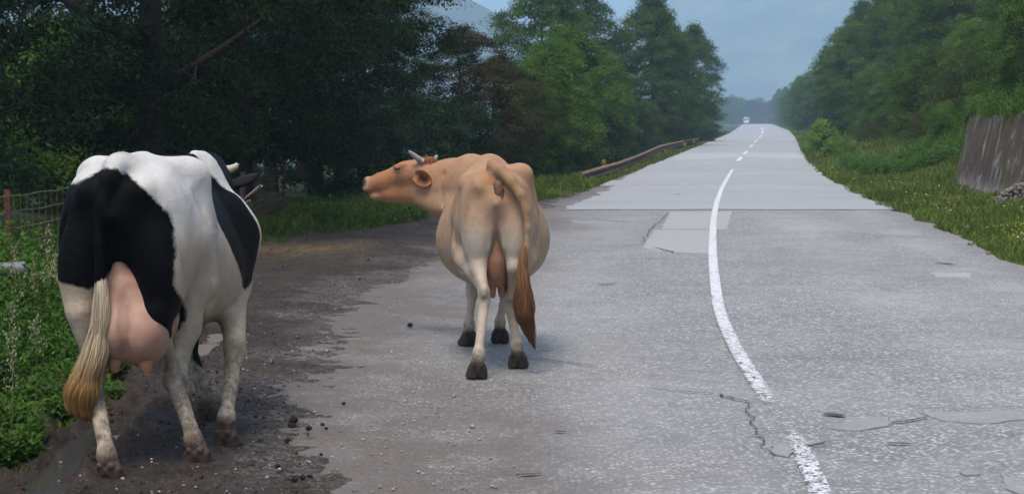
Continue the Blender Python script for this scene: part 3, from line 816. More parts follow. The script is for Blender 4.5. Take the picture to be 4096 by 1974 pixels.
def leafy(name, X, Y, Hh, mat, L=.07, seed=2, nodes=7, label=None, cat='weeds', z=None):
    """upright stems carrying pairs of pointed drooping leaves"""
    r = np.random.default_rng(seed); n = len(X); Z = height(X, Y) if z is None else z
    lean = r.normal(size=(n, 2)) * .22 * Hh[:, None]
    k = np.repeat(np.arange(n), nodes * 2); m = np.tile(np.arange(nodes * 2) // 2, n); side = np.tile(np.arange(nodes * 2) % 2, n)
    t = (m + 1) / nodes; t = t + r.uniform(-.04, .04, len(t))
    base = np.stack([X[k] + lean[k, 0] * t ** 1.5, Y[k] + lean[k, 1] * t ** 1.5, Z[k] + Hh[k] * t], 1)
    ang = r.uniform(0, 6.28, n)[k] + m * 1.57 + side * math.pi + r.normal(size=len(k)) * .3
    ll = L * r.uniform(.7, 1.35, len(k)) * (1.15 - .55 * t) * (.7 + .5 * Hh[k] / max(Hh.max(), .1))
    out = np.stack([np.cos(ang), np.sin(ang), np.zeros(len(k))], 1)
    droop = r.uniform(-.35, .45, len(k))[:, None]
    up = np.array([0, 0, 1.0])
    d = out * 1.0 + up * (.35 - droop); sidev = np.cross(out, up)
    mid = base + out * ll[:, None] * .5 + up * ll[:, None] * .28
    tip = base + d * ll[:, None]
    hw = (ll * .25)[:, None]
    Lf = mid + sidev * hw + up * hw * .3; Rt = mid - sidev * hw + up * hw * .3
    V = np.stack([base, Lf, tip, Rt, mid], 1).reshape(-1, 3); i = np.arange(len(k)) * 5
    Fq = np.concatenate([np.stack([i, i + 4, i + 1], 1), np.stack([i + 1, i + 4, i + 2], 1), np.stack([i, i + 3, i + 4], 1), np.stack([i + 3, i + 2, i + 4], 1)])
    # stems
    s0 = np.stack([X, Y, Z], 1); s1 = np.stack([X + lean[:, 0], Y + lean[:, 1], Z + Hh], 1); w = .003
    SV = np.stack([s0 + [w, 0, 0], s0 - [w, 0, 0], s1], 1).reshape(-1, 3); j = np.arange(n) * 3 + len(V)
    Fs = np.stack([j, j + 1, j + 2], 1)
    rv = np.clip(np.concatenate([np.repeat(r.random(n)[k] * .5 + r.random(len(k)) * .5, 5), np.full(len(SV), .3)]), 0, 1)
    o = mesh_obj(name, np.concatenate([V, SV]), np.concatenate([Fq, Fs]), mat, attrs={'rnd': rv})
    tag(o, label, cat, kind='stuff'); return o

def scatter(n, ya, yb, fx, seed, p=1.0):
    r = np.random.default_rng(seed)
    # denser near the camera
    u = r.random(n); Y = 1 / (1 / ya ** p + u * (1 / yb ** p - 1 / ya ** p)) ** (1 / p)
    a, b = fx(Y); X = a + (b - a) * r.random(n)
    return X, Y
# left weeds
X, Y = scatter(7200, 7.2, 13.6, lambda y: (xg(y) - 3.2, xg(y) + .12 * np.sin(y * 4) - .02), 31, .6)
dd = np.clip(xg(Y) - X, 0, None)
Hh = (.15 + .57 * sstep(0, 1.1, dd)) * (.65 + .5 * np.abs(fbm(X * 1.1, Y * 1.1, 3))) * rng.uniform(.6, 1.15, len(X))
keep = (vnoise(X * 2.2, Y * 2.2, 5) > -.75)
leafy('weeds', X[keep], Y[keep], Hh[keep], M_WEED, .09, 3, 7, 'dense green nettles and leafy weeds between the fence and the muddy track')
X, Y = scatter(24000, 7.0, 14.2, lambda y: (xg(y) - 3.0, xg(y) + .10 * np.sin(y * 5)), 32, .6)
dd = np.clip(xg(Y) - X, 0, None)
blades('grass', X, Y, (.07 + .38 * sstep(0, 1.4, dd)) * rng.uniform(.5, 1.3, len(X)), .010, M_GRASS, .7, 5, label='long grass blades growing among the weeds at the lower left')
# verge behind the cows
X, Y = scatter(44000, 18.5, 46, lambda y: (xg(y) - 3.4, xg(y) + .08 * fbm(y * 2, 4.0)), 33, .8)
dd = xg(Y) - X
pn = fbm(X * .9, Y * .9, 7.7, 3)
blades('grass', X, Y, (.05 + .13 * sstep(0, 1.0, dd) + .10 * np.clip(pn, 0, 1)) * rng.uniform(.6, 1.5, len(X)) * (1 + Y / 90), .014 + Y * .0003, M_GRASS, .6, 6, label='green grass verge between the muddy track and the dark wood')
X, Y = scatter(1500, 20, 30, lambda y: (xg(y) - 2.4, xg(y) - .15), 34, .8)
pn = fbm(X * .7, Y * .7, 1.7, 2); k = pn > .05
leafy('weeds', X[k], Y[k], (.12 + .35 * pn[k]) * rng.uniform(.7, 1.2, k.sum()), M_WEED, .10, 7, 5, 'low leafy weeds in the grass verge by the broken fence')
# verge along the rail
X, Y = scatter(34000, 36, 240, lambda y: (xg(y) - 2.8, xg(y) + .10), 35, 1.0)
blades('grass', X, Y, (.05 + .07 * np.abs(fbm(X * .5, Y * .3, 2, 3))) * rng.uniform(.6, 1.5, len(X)), .02 + Y * .0004, M_GRASS, .5, 8, label='grass strip between the road and the rusty rail')
X, Y = scatter(4000, 40, 240, lambda y: (xg(y) - 1.5, xg(y) + .05), 36, 1.0)
blades('grass', X, Y, .12 * rng.uniform(.5, 1.5, len(X)), .015 + Y * .0003, M_GRASSY, .5, 9, label='straw coloured grass stems along the rusty rail')
# right verge
jag = lambda y: .12 * fbm(y * 1.3, 2.0, o=3) - .02
X, Y = scatter(95000, 17, 75, lambda y: (xr(y) + jag(y), xr(y) + 4.6), 37, .9)
s_ = X - xr(Y); wl_ = wall_x(Y) - xr(Y)
k = (Y > WY1) | (s_ < wl_ - .02)
X, Y, s_ = X[k], Y[k], s_[k]
pn = fbm(X * .8, Y * .6, 3.1, 4)
bare = (pn < -.75)
X, Y, s_, pn = X[~bare], Y[~bare], s_[~bare], pn[~bare]
blades('grass', X, Y, (.04 + .05 * sstep(0, .8, s_) + .10 * np.clip(pn, 0, 1) + .10 * sstep(2.2, 3.8, s_)) * rng.uniform(.5, 1.5, len(X)) * (1 + Y / 80), .011 + Y * .0003, M_GRASS, .7, 10, label='green grass verge between the road and the right bank')
X, Y = scatter(7000, 30, 120, lambda y: (xr(y) + .2, xr(y) + 4.5), 38, .9)
pn = fbm(X * .5, Y * .25, 8.1, 3); k = (pn > -.1) & ((Y > WY1) | (X < wall_x(Y) - .05)); X, Y = X[k], Y[k]
blades('grass', X, Y, .20 * rng.uniform(.4, 1.4, len(X)), .012 + Y * .0003, M_GRASSY, .5, 11, label='straw coloured grass on the right verge')
X, Y = scatter(2600, 46, 66, lambda y: (xr(y) + .8, xr(y) + 4.8), 39, .9)
pn = fbm(X * .6, Y * .3, 4.1, 2); k = pn > -.1
leafy('weeds', X[k], Y[k], (.25 + .3 * np.clip(pn[k], 0, 1)) * rng.uniform(.7, 1.2, k.sum()), M_WEED, .13, 12, 6, 'tall fresh green weeds at the foot of the right bank')
X, Y = scatter(9000, 70, 420, lambda y: (xr(y) + .1, xr(y) + 5), 40, 1.0)
blades('grass', X, Y, .35 * rng.uniform(.4, 1.4, len(X)), .05 + Y * .0006, M_GRASS, .5, 13, label='rough grass along the far right edge of the road')
X, Y = scatter(34000, 26, 90, lambda y: (xr(y) + 2.9, xr(y) + 9.5), 45, .9)
k = (Y > WY1 + 1.5) | (X > wall_x(Y) + .36); X, Y = X[k], Y[k]
blades('grass', X, Y, .30 * rng.uniform(.4, 1.5, len(X)), .014 + Y * .0003, M_GRASS, .8, 14, label='long rough grass on the slope of the right bank')
X, Y = scatter(5000, 27, 60, lambda y: (xr(y) + 2.9, xr(y) + 7.5), 46, .9)
k = (Y > WY1 + 1.5) | (X > wall_x(Y) + .36); X, Y = X[k], Y[k]
leafy('weeds', X, Y, .45 * rng.uniform(.4, 1.2, len(X)), M_WEED, .12, 15, 6, 'leafy undergrowth on the right bank above the wall')
# flowers
def dots(name, X, Y, Zo, s, mat, label, seed):
    r = np.random.default_rng(seed); n = len(X)
    P = np.stack([X, Y, height(X, Y) + Zo], 1)
    V, Fq = leaf_quads(P, np.array([0, -.5, 1.0]) + r.normal(size=(n, 3)) * .4, s * r.uniform(.7, 1.3, n), s * r.uniform(.7, 1.3, n), r, .05)
    o = mesh_obj(name, V, Fq, mat); tag(o, label, 'flowers', kind='stuff')
X, Y = scatter(3800, 19, 42, lambda y: (xr(y) + .5, xr(y) + 2.6), 41, .8)
pn = fbm(X * .7, Y * .35, 5.5, 3) + .35 * sstep(34, 24, Y); k = pn > .18
dots('flowers', X[k], Y[k], rng.uniform(.07, .15, k.sum()), .016, M_YEL, 'small yellow wildflowers in the grass below the concrete wall', 51)
X, Y = scatter(150, 19, 60, lambda y: (xr(y) + .3, xr(y) + 3.6), 42, .8)
k = (Y > WY1) | (X < wall_x(Y) - .1)
dots('flowers', X[k], Y[k], .14, .026, M_WHITEP, 'scattered white wildflowers in the right verge', 52)
# tall seed-head grasses in front of the fence
M_SEED = mat_plain('seed_heads', (.30, .25, .14), (.22, .18, .10), 30, .9)
M_STALK = mat_plain('grass_stalk', (.16, .17, .06), (.12, .13, .05), 20, .8)
M_UMBEL = mat_plain('pale_flower_heads', (.30, .31, .20), (.20, .22, .12), 30, .9)
def seed_grass(px, py, Y0, top_v, label, mat=M_SEED, head=.28, spread=.05, n=90, sz=.012):
    b = at(px, py, Y0); b[2] = float(height(b[0], b[1]))
    top = at(px + 14, top_v, Y0)
    h = top[2] - b[2]
    e = empty('tall_grass_plant', tuple(b)); r = random.Random(int(px))
    pts = np.array([(.02 * math.sin(t * 3) + (top[0] - b[0]) * t ** 2, .01 * t, h * t) for t in np.linspace(0, 1, 9)])
    v, f = tube(pts, np.linspace(.0035, .0012, 9), 4)
    mesh_obj('stalk', v, f, M_STALK, e)
    V, Fc = [], []; o = 0
    for i in range(n):
        t = 1 - head * r.random() / h if h > head else 1 - .4 * r.random()
        q = pts[-1] * t; q = np.array([np.interp(t, np.linspace(0, 1, 9), pts[:, k]) for k in range(3)])
        sp = spread * (1 - (t - (1 - head / h)) / (head / h) * .7)
        q = q + np.array([r.gauss(0, sp), r.gauss(0, sp), r.gauss(0, .01)])
        for k2 in range(1):
            a = np.array([r.gauss(0, 1), r.gauss(0, 1), r.gauss(0, 1) + 1.5]); a /= np.linalg.norm(a); c = np.cross(a, [r.random(), 1, .2]); c /= np.linalg.norm(c)
            V += [q - a * sz, q + c * sz * .4, q + a * sz, q - c * sz * .4]; Fc.append((o, o + 1, o + 2, o + 3)); o += 4
    me = bpy.data.meshes.new('seed_head'); me.from_pydata([tuple(p) for p in V], [], Fc); me.materials.append(mat); me.update()
    link('seed_head', me, e)['kind'] = 'stuff'
    tag(e, label, 'grass plant')
seed_grass(172, 1200, 11.0, 905, 'tallest dry seed-head grass standing against the wire fence', head=.34, spread=.03)
seed_grass(40, 1230, 10.2, 985, 'dry seed-head grass at the left edge in front of the fence post', head=.3, spread=.03)
seed_grass(205, 1180, 11.6, 1010, 'shorter seed-head grass between the tallest one and the cow', head=.22, spread=.025)
seed_grass(120, 1190, 11.4, 1040, 'thin bent seed-head grass near the metal pipe', head=.2, spread=.02)
seed_grass(30, 1480, 8.6, 1210, 'plant with pale creamy flower plumes at the left edge, the upper one', M_UMBEL, .22, .035, 150, .009)
seed_grass(125, 1500, 8.7, 1265, 'plant with pale creamy flower plumes, right of its neighbour at the left edge', M_UMBEL, .18, .03, 120, .009)
seed_grass(28, 1640, 8.2, 1395, 'lowest pale flower plume at the left edge of the weeds', M_UMBEL, .18, .03, 110, .009)
# yellow mulleins by the rail
def mullein(u, v, Y0, h, label):
    p = at(u, v, Y0); x, y = p[0], p[1]; z = float(height(x, y))
    e = empty('mullein_plant', (x, y, z)); r = random.Random(int(u))
    v_, f_ = tube(np.array([(0, 0, 0), (.01, 0, h * .5), (0, 0, h)]), [.02, .015, .008], 5); mesh_obj('stalk', v_, f_, M_STALK, e)
    rg = np.random.default_rng(int(u)); n = 120
    t = rg.uniform(.35, 1, n); P = np.stack([rg.normal(size=n) * .035, rg.normal(size=n) * .035, t * h], 1)
    V, Fq = leaf_quads(P, rg.normal(size=(n, 3)), .05, .045, rg); mesh_obj('flower_spike', V, Fq, M_YEL, e)
    n = 26; a = rg.uniform(0, 6.28, n); P = np.stack([np.cos(a) * .12, np.sin(a) * .12, rg.uniform(.02, .3, n) * h], 1)
    V, Fq = leaf_quads(P, np.array([0, 0, 1]) + rg.normal(size=(n, 3)) * .3, .26, .1, rg)
    mesh_obj('leaf', V, Fq, M_WEED, e, attrs={'rnd': np.full(len(V), .6)})
    tag(e, label, 'flowering plant')
mullein(2415, 690, 55, .55, 'tallest yellow mullein spike near the near end of the rail')
mullein(2365, 716, 50, .22, 'short yellow mullein just above the near end of the rail')
mullein(2658, 590, 84, .30, 'yellow mullein spike behind the middle of the rail')
mullein(2738, 562, 104, .38, 'small yellow mullein near the far half of the rail')
mullein(2775, 545, 118, .42, 'furthest yellow mullein spike by the rail')
# ------------------------------------------------------------------ wire fence
M_RUST = mat_plain('rusty_red_steel', (.15, .050, .040), (.06, .028, .024), 18, .8, .5, 60)
M_WIRE = mat_plain('old_wire', (.20, .165, .14), (.11, .085, .07), 30, .6)
M_WOODG = mat_plain('weathered_wood', (.085, .065, .05), (.035, .028, .024), 7, .85, .7, 30, stretch=(1, 1, 6))
M_WOODL = mat_plain('pale_bare_branch', (.34, .30, .25), (.16, .13, .11), 14, .8, .5, 30)
def fence_run(pts, name, label, hgt, wires, vstep, lean=0.0):
    """posts standing at pts (x, y); wires strung between them"""
    e = empty(name, (pts[0][0], pts[0][1], float(height(*pts[0]))))
    ox, oy, oz = e.location
    P = [np.array([x - ox, y - oy, float(height(x, y)) - oz]) for x, y in pts]
    for i, p in enumerate(P):
        ln = lean * (1 if i % 2 else -.3)
        v, f = merge([box((0, 0, hgt / 2 - .15), (.055, .012, hgt + .3)), box((-.0215, .027, hgt / 2 - .15), (.012, .05, hgt + .3))])
        v = v @ np.array(Matrix.Rotation(ln, 3, 'Y')).T + p
        mesh_obj('post', v, f, M_RUST, e)
    L = []
    for i in range(len(P) - 1):
        a, b = P[i], P[i + 1]
        for w in np.linspace(.08, hgt - .06, wires):
            t = np.linspace(0, 1, 7)
            q = a + (b - a) * t[:, None] + np.array([0, 0, 1]) * (w - .02 * np.sin(t * math.pi) + .008 * np.sin(t * 17 + w * 30))[:, None]
            L.append(tube(q, .0036, 4, False))
        n = int(np.linalg.norm(b - a) / vstep)
        for j in range(1, n):
            q = a + (b - a) * j / n
            L.append(tube(np.array([q + [0, 0, .08], q + [.008 * math.sin(j), 0, hgt * .5], q + [0, 0, hgt - .06]]),   .0024, 4, False))
    v, f = merge(L); o = mesh_obj('wire_mesh', v, f, M_WIRE, e); o['kind'] = 'stuff'
    tag(e, label, 'fence'); return e
fence_run([(-6.0, 13.2), (-4.36, 15.1), (-4.2, 17.8), (-4.05, 20.6), (-4.3, 23.4)], 'wire_fence', 'rusty wire mesh fence with red-brown posts behind the weeds at the left', .98, 7, .16)
b1, b2 = gp(1025, 905), gp(1128, 870)
fence_run([(b1[0], b1[1]), (b2[0], b2[1])], 'wire_fence', 'broken sagging end of wire fence between two red-brown posts, behind planks', .88, 7, .16, .07)
# planks and sticks thrown against the broken fence
def stick(name, p0, p1, r0, r1, mat, label, cat='branch', flat=None, seed=0):
    r = np.random.default_rng(seed); p0, p1 = np.array(p0), np.array(p1)
    t = np.linspace(0, 1, 9)[:, None]; L = np.linalg.norm(p1 - p0)
    pts = p0 + (p1 - p0) * t + r.normal(size=(9, 3)) * .008 * L * .6
    if flat is None: v, f = tube(pts - p0, np.linspace(r0, r1, 9) * r.uniform(.85, 1.15, 9), 7)
    else:
        T_ = (p1 - p0) / L; S = np.cross(T_, [0, 0, 1]); S /= np.linalg.norm(S); U = np.cross(S, T_)
        v = []; 
        for k in range(9):
            e_ = 1 if 0 < k < 8 else r.uniform(.6, 1)
            for (a, b) in ((-1, -1), (1, -1), (1, 1), (-1, 1)): v.append(pts[k] - p0 + S * a * flat / 2 + U * b * r0 * e_)
        f = [(k * 4 + i, k * 4 + (i + 1) % 4, k * 4 + 4 + (i + 1) % 4, k * 4 + 4 + i) for k in range(8) for i in range(4)] + [(3, 2, 1, 0), (32, 33, 34, 35)]
        v = np.array(v)
    o = mesh_obj(name, v, f, mat, smooth=flat is None); o.location = p0
    tag(o, label, cat); return o
Yb = 24.2
for i, (a, b_, th) in enumerate([((1010, 828), (1142, 762), .022), ((1015, 850), (1165, 790), .045), ((1020, 878), (1150, 815), .03), ((1012, 868), (1120, 840), .035)]):
    stick('plank', at(a[0], a[1], Yb + .15 * i), at(b_[0], b_[1], Yb + .15 * i + .3), th, th, M_WOODG,
          ['thin upper plank leaning on the broken fence', 'thick split plank jutting right from the broken fence', 'dark lower plank sloping up from the broken fence', 'lowest short plank lying at the foot of the broken fence'][i], 'plank', flat=.025, seed=i)
stick('bare_branch', at(955, 815, 13.5), at(1046, 742, 13.2), .007, .013, M_WOODL, 'pale bare branch rising to the right beside the black and white cow\'s ear', seed=9)
stick('bare_branch', at(968, 824, 13.6), at(1000, 800, 13.5), .009, .010, M_WOODL, 'short pale stub of branch under the longer pale one', seed=10)
stick('fence_board', at(958, 905, 20), at(975, 690, 20), .02, .02, M_WOODG, 'dark upright board just behind the black and white cow\'s neck', 'board', flat=.14, seed=11)
stick('fence_board', gp(155, 1180, 0) * [1, 1, 1] + [-.9, 1.2, -.1], gp(155, 1180, 0) + [-.9, 1.2, .62], .06, .06, M_WOODG, 'short weathered wooden post behind the wire at the left', 'post', flat=.09, seed=12)
# pipe lying behind the weeds
M_STEEL = mat_plain('grey_painted_metal', (.20, .21, .22), (.12, .125, .13), 9, .45, spec=.5)
pp = at(-60, 1083, 11.9); pq = at(104, 1074, 11.9)
v, f = tube(np.array([pp, pp + (pq - pp) * .97, pq]) - pp, [.052, .052, .046], 20)
o = mesh_obj('metal_pipe', v, f, M_STEEL, smooth=False); o.location = pp; tag(o, 'grey metal pipe end resting in front of the fence above the weeds', 'pipe')
v, f = tube(np.array([(0, 0, -.62), (0, 0, 0)]), .03, 8); o2 = mesh_obj('pipe_support', v, f, M_RUST, o); o2.location = (.12, 0, -.03)
# overhead sag rope: small chain-like strip hanging in the wood is left out

# ------------------------------------------------------------------ rusty rail
M_RAIL = mat_plain('rusty_rail_steel', (.26, .165, .115), (.13, .08, .06), 5, .75, .6, 30)
railpx = [((2328, 727), 46), ((2400, 703), 50), ((2470, 680), 56), ((2535, 653), 65), ((2590, 627), 73), ((2644, 602), 82), ((2690, 589), 94), ((2738, 577), 108), ((2789, 568), 128), ((2820, 555), 142), ((2847, 541), 157), ((2880, 536), 185), ((2905, 527), 222)]
C0 = np.array([at(p[0], p[1], y) for p, y in railpx])
C0[:, 2] += .10
rail = empty('guard_rail', tuple(C0[0]))
prof = [(-.02, -.155), (.045, -.11), (.045, -.06), (-.02, -.03), (-.02, .03), (.045, .06), (.045, .11), (-.02, .155), (-.032, .155), (-.032, .02), (-.032, -.02), (-.032, -.155)]
for i in range(len(C0) - 1):
    a, b_ = C0[i], C0[i + 1] + (C0[i + 1] - C0[i]) * .01
    T_ = b_ - a; T_ /= np.linalg.norm(T_); S = np.cross(T_, [0, 0, 1.0]); S /= np.linalg.norm(S); U = np.cross(S, T_)
    tw = .12 * math.sin(i * 1.7); S, U = S * math.cos(tw) + U * math.sin(tw), U * math.cos(tw) - S * math.sin(tw)
    v = np.array([q - C0[0] + S * (p + .003 * (i % 2)) + U * w for q in (a, b_) for p, w in prof]); n = len(prof)
    f = [(k, (k + 1) % n, n + (k + 1) % n, n + k) for k in range(n)] + [tuple(range(n - 1, -1, -1)), tuple(range(n, 2 * n))]
    mesh_obj('rail_panel', v, f, M_RAIL, rail)
    vb, fb = box(tuple(a - C0[0] - S * .10 + np.array([0, 0, -.30])), (.09, .10, .62))
    if i: mesh_obj('rail_post', vb, fb, M_RAIL, rail)
tag(rail, 'long rusty brown guard rail lying low along the left edge of the road', 'guard rail')

# ------------------------------------------------------------------ concrete retaining wall with a battered face
def m_wall():
    m, nt, b = new_mat('mossy_concrete'); g = N(nt); v = g.coord()
    vst = g.coord((3.0, .9, .55))
    base = g.mix(g.ramp(g.noise(v, 2.2, 8, .7), [(.3, 0), (.7, 1)]), (.46, .43, .41), (.27, .25, .235))
    streak = g.ramp(g.noise(vst, 1.5, 8, .68), [(.36, 0), (.47, 1)])
    hi = g.ramp(g.math('ADD', g.attr('hgt'), g.math('MULTIPLY', g.noise(v, 1.8, 4), .3)), [(.25, .0), (.5, 1)])
    c = g.mix(g.math('MULTIPLY', streak, hi), base, g.ramp(g.noise(v, 9, 6, .7), [(.35, (.05, .032, .022)), (.65, (.13, .070, .038))]))
    blot = g.ramp(g.noise(g.coord((1.5, .8, 1.3)), 1.6, 7, .7), [(.40, 0), (.55, .9)])
    c = g.mix(g.math('MULTIPLY', blot, hi), c, (.075, .042, .026))
    mossy = g.ramp(g.noise(vst, 1.05, 6, .65), [(.52, 0), (.60, .85)])
    c = g.mix(g.math('MULTIPLY', mossy, hi), c, (.085, .075, .012))
    drip = g.ramp(g.noise(g.coord((4, 3.2, .35)), 1.2, 5, .6), [(.62, 0), (.68, .7)])
    c = g.mix(drip, c, (.52, .50, .48))
    g.l(c, b.inputs['Base Color']); b.inputs['Roughness'].default_value = .88
    g.bump(g.noise(vst, 5, 8, .75), .7, .02, b)
    return m
ysw = np.linspace(WY0, WY1, 120); nz = 26; hz = np.linspace(0, 1, nz)
e = empty('retaining_wall', (float(wall_x(WY1)), WY1, 0)); ox, oy = e.location[0], e.location[1]
Hw = 1.72 + .02 * fbm(ysw * 1.5, 1.0)
FX = np.repeat(wall_x(ysw)[:, None], nz, 1) + .42 * hz[None] ** 1.05 + .025 * fbm(ysw[:, None] * 1.3, hz[None] * 3, 2)
FX[:, -1] += .03
FY = np.repeat(ysw[:, None], nz, 1) - 0; FY[-8:] -= 0
FY = FY + (.52 * hz[None] ** 1.0) * sstep(WY1 - 1.2, WY1, FY) * -1 * 0
FZ = -.25 + (Hw[:, None] + .25) * hz[None]
V = np.stack([FX - ox, FY - oy, FZ], -1).reshape(-1, 3)
fc = gridfaces(120, nz)
face = mesh_obj('wall_face', V, fc, m_wall(), e, smooth=True, attrs={'hgt': np.tile(hz, 120)})
MW = face.data.materials[0]
# the end of the wall and its top
i0 = 119 * nz; endf = V[i0:i0 + nz]; back = endf.copy(); back[:, 0] = endf[-1, 0] + .30; back[:, 1] += .25 * 0 + .0
back[:, 1] = endf[:, 1] + .10
ev = np.concatenate([endf, back])
mesh_obj('wall_end', ev, np.array([(k, k + 1, k + 1 + nz, k + nz) for k in range(nz - 1)]), MW, e, attrs={'hgt': np.tile(hz * .25, 2)})
tv = []
for i in range(120): p = V[i * nz + nz - 1]; tv += [p + [0, 0, .001], p + [.32, 0, .02 * math.sin(i)]]
mesh_obj('wall_top', np.array(tv), np.array([(2 * k, 2 * k + 1, 2 * k + 3, 2 * k + 2) for k in range(119)]), MW, e, attrs={'hgt': np.full(240, .9)})
tag(e, 'sloping concrete retaining wall stained with brown moss at the right edge', 'wall')

# ------------------------------------------------------------------ rubble heap, rocks and clods
def rock_mesh(name, seed, sub=2):
    r = np.random.default_rng(seed)
    import bmesh
    bm = bmesh.new(); bmesh.ops.create_icosphere(bm, subdivisions=sub, radius=1)
    for vtx in bm.verts:
        c = vtx.co; n = 1 + .28 * float(fbm(c.x * 1.1 + seed, c.y * 1.1, c.z * 1.1, 3))
        c *= n; c.z *= .7
        for ax in range(3): c[ax] = max(-.8, min(.8, c[ax]))
    me = bpy.data.meshes.new(name); bm.to_mesh(me); bm.free(); return me
M_STONE = mat_plain('grey_brown_stone', (.23, .20, .18), (.12, .10, .09), 5, .9, .6, 20)
M_CLOD = mat_plain('dark_dung', (.018, .014, .011), (.032, .024, .018), 12, .75, .8, 40)
rs = [rock_mesh('stone', i, 1) for i in range(5)]
VV, FF, o_ = [], [], 0
r_ = np.random.default_rng(3); base = np.array([float(wall_x(33.0)) - .35, 31.6])
for i in range(700):
    m_ = rs[i % 5]; s = r_.uniform(.02, .065)
    a, q = r_.uniform(0, 6.28), abs(r_.normal()) * .5
    x, y = base[0] + q * math.cos(a) * .75, base[1] + q * math.sin(a) * 1.3
    hh = .50 * math.exp(-(q / .62) ** 2) * r_.random() ** .35
    if x > wall_x(y) + .15: continue
    R_ = np.array(Euler(r_.uniform(0, 6, 3)).to_matrix())
    v = np.array([c.co[:] for c in m_.vertices]) * s @ R_.T + [x, y, float(height(x, y)) + hh]
    f = np.array([p.vertices[:] for p in m_.polygons]); VV.append(v); FF.append(f + o_); o_ += len(v)
o = mesh_obj('rubble_heap', np.concatenate(VV), np.concatenate(FF), M_STONE); tag(o, 'heap of small broken stones at the foot of the concrete wall', 'rubble', kind='stuff')
for (u, v, s, lab) in [(1640, 1312, .028, 'single dark dung pellet alone on the asphalt beside the tan cow'), (1175, 1722, .030, None), (1168, 1742, .026, None), (1235, 1752, .022, None), (1150, 1800, .018, None), (1290, 1710, .014, None),
                       (1210, 1955, .020, None), (1238, 1948, .018, None), (1180, 1962, .020, None), (1110, 1905, .016, None), (1305, 1725, .012, None), (1375, 1625, .014, None), (1285, 1830, .012, None)]:
    p = gp(u, v); me = rs[int(u) % 5].copy() if False else rs[int(u) % 5]
    o = bpy.data.objects.new('dung_clod', bpy.data.meshes.get('clod_%d' % (int(u) % 5)) or (lambda m2: (m2.materials.append(M_CLOD), setattr(m2, 'name', 'clod_%d' % (int(u) % 5)), m2)[2])(rs[int(u) % 5].copy()))
    COL.objects.link(o); o.location = (p[0], p[1], s * .45 + .012 + (.03 if u < 1250 else 0)); o.scale = (s, s, s); o.rotation_euler = (0, 0, u)
    tag(o, lab or 'small dark dung clod on the brown gravelly edge of the road, beside the mud', 'dung', None if lab else 'dung clods on the gravelly road edge')
# pebbles in the mud and loose gravel along its edge
VV, FF, o_ = [], [], 0
r_ = np.random.default_rng(4)
for i in range(520):
    Y_ = 1 / (1 / 6.8 + r_.random() * (1 / 22 - 1 / 6.8)); X_ = xg(Y_) + .15 + (xl(Y_) + .8 - xg(Y_)) * r_.random() ** .6
    s = r_.uniform(.004, .011) * (1 + .5 * (r_.random() < .06)); m_ = rs[i % 5]
    v = np.array([c.co[:] for c in m_.vertices]) * s + [X_, Y_, max(mud_z(X_, Y_), .0) + s * .4]
    f = np.array([p.vertices[:] for p in m_.polygons]); VV.append(v); FF.append(f + o_); o_ += len(v)
M_PEB = mat_plain('pale_pebbles', (.42, .40, .37), (.16, .15, .14), 30, .9)
o = mesh_obj('pebbles', np.concatenate(VV), np.concatenate(FF), M_PEB); tag(o, 'pale pebbles scattered over the muddy track', 'pebbles', kind='stuff')
VV, FF, o_ = [], [], 0
for i in range(2400):
    Y_ = 1 / (1 / 6.6 + r_.random() * (1 / 24 - 1 / 6.6)); X_ = xg(Y_) + .1 + (xl(Y_) - .1 - xg(Y_)) * r_.random()
    if vnoise(X_ * 1.6, Y_ * 1.2, 3) < -.15: continue
    s = r_.uniform(.006, .024) * (.4 + .6 * r_.random() ** 3); m_ = rs[i % 5]
    R_ = np.array(Euler(r_.uniform(0, 6, 3)).to_matrix())
    v = np.array([c.co[:] for c in m_.vertices]) * s * [1, 1, .7] @ R_.T + [X_, Y_, mud_z(X_, Y_) - s * .15]
    f = np.array([p.vertices[:] for p in m_.polygons]); VV.append(v); FF.append(f + o_); o_ += len(v)
M_MUDC = mat_plain('mud_clods', (.045, .034, .027), (.016, .012, .010), 20, .8, .8, 60)
o = mesh_obj('mud_clods', np.concatenate(VV), np.concatenate(FF), M_MUDC, smooth=True); tag(o, 'dark clods of churned mud on the track', 'mud', kind='stuff')
# stones at the right edge of the road
for (u, v, s) in [(3300, 640, .16), (3320, 655, .12), (3290, 628, .14), (3350, 700, .10), (3480, 770, .08), (3870, 920, .07), (3275, 612, .12)]:
    p = gp(u, v); o = bpy.data.objects.new('stone', rs[int(u) % 5]); COL.objects.link(o)
    if not rs[int(u) % 5].materials: rs[int(u) % 5].materials.append(M_STONE)
    o.location = (p[0], p[1], s * .3); o.scale = (s, s, s); o.rotation_euler = (0, 0, u)
    tag(o, 'grey stone at the right edge of the road', 'stone', 'stones along the right edge of the road')

# ------------------------------------------------------------------ white van far down the road
M_WHITE = mat_plain('white_vehicle_paint', (.78, .79, .80), (.70, .71, .73), 3, .35, spec=.5)
M_GLASS = mat_plain('dark_vehicle_glass', (.03, .035, .04), (.02, .025, .03), 2, .08, spec=.8)
M_TYRE = mat_plain('tyre_rubber', (.02, .02, .02), (.03, .03, .03), 9, .9)
M_REDL = mat_plain('red_lamp_plastic', (.45, .02, .02), (.35, .02, .02), 9, .3)
vp = gp(2985, 497.5); van = empty('delivery_van', (vp[0], vp[1], .02), math.radians(-7))
sec = [(-1.0, .45), (-1.02, 1.3), (-.94, 2.15), (-.80, 2.5), (.80, 2.5), (.94, 2.15), (1.02, 1.3), (1.0, .45)]
yst = [(-2.6, 1.0), (-2.45, 1.02), (1.2, 1.02), (1.9, .98), (2.7, .60), (2.9, .5)]
V = []; n = len(sec)
for (yy, k) in yst:
    for (x, z) in sec: V.append((x * (1 if k > .9 else .95), yy, .45 + (z - .45) * min(1, k)))
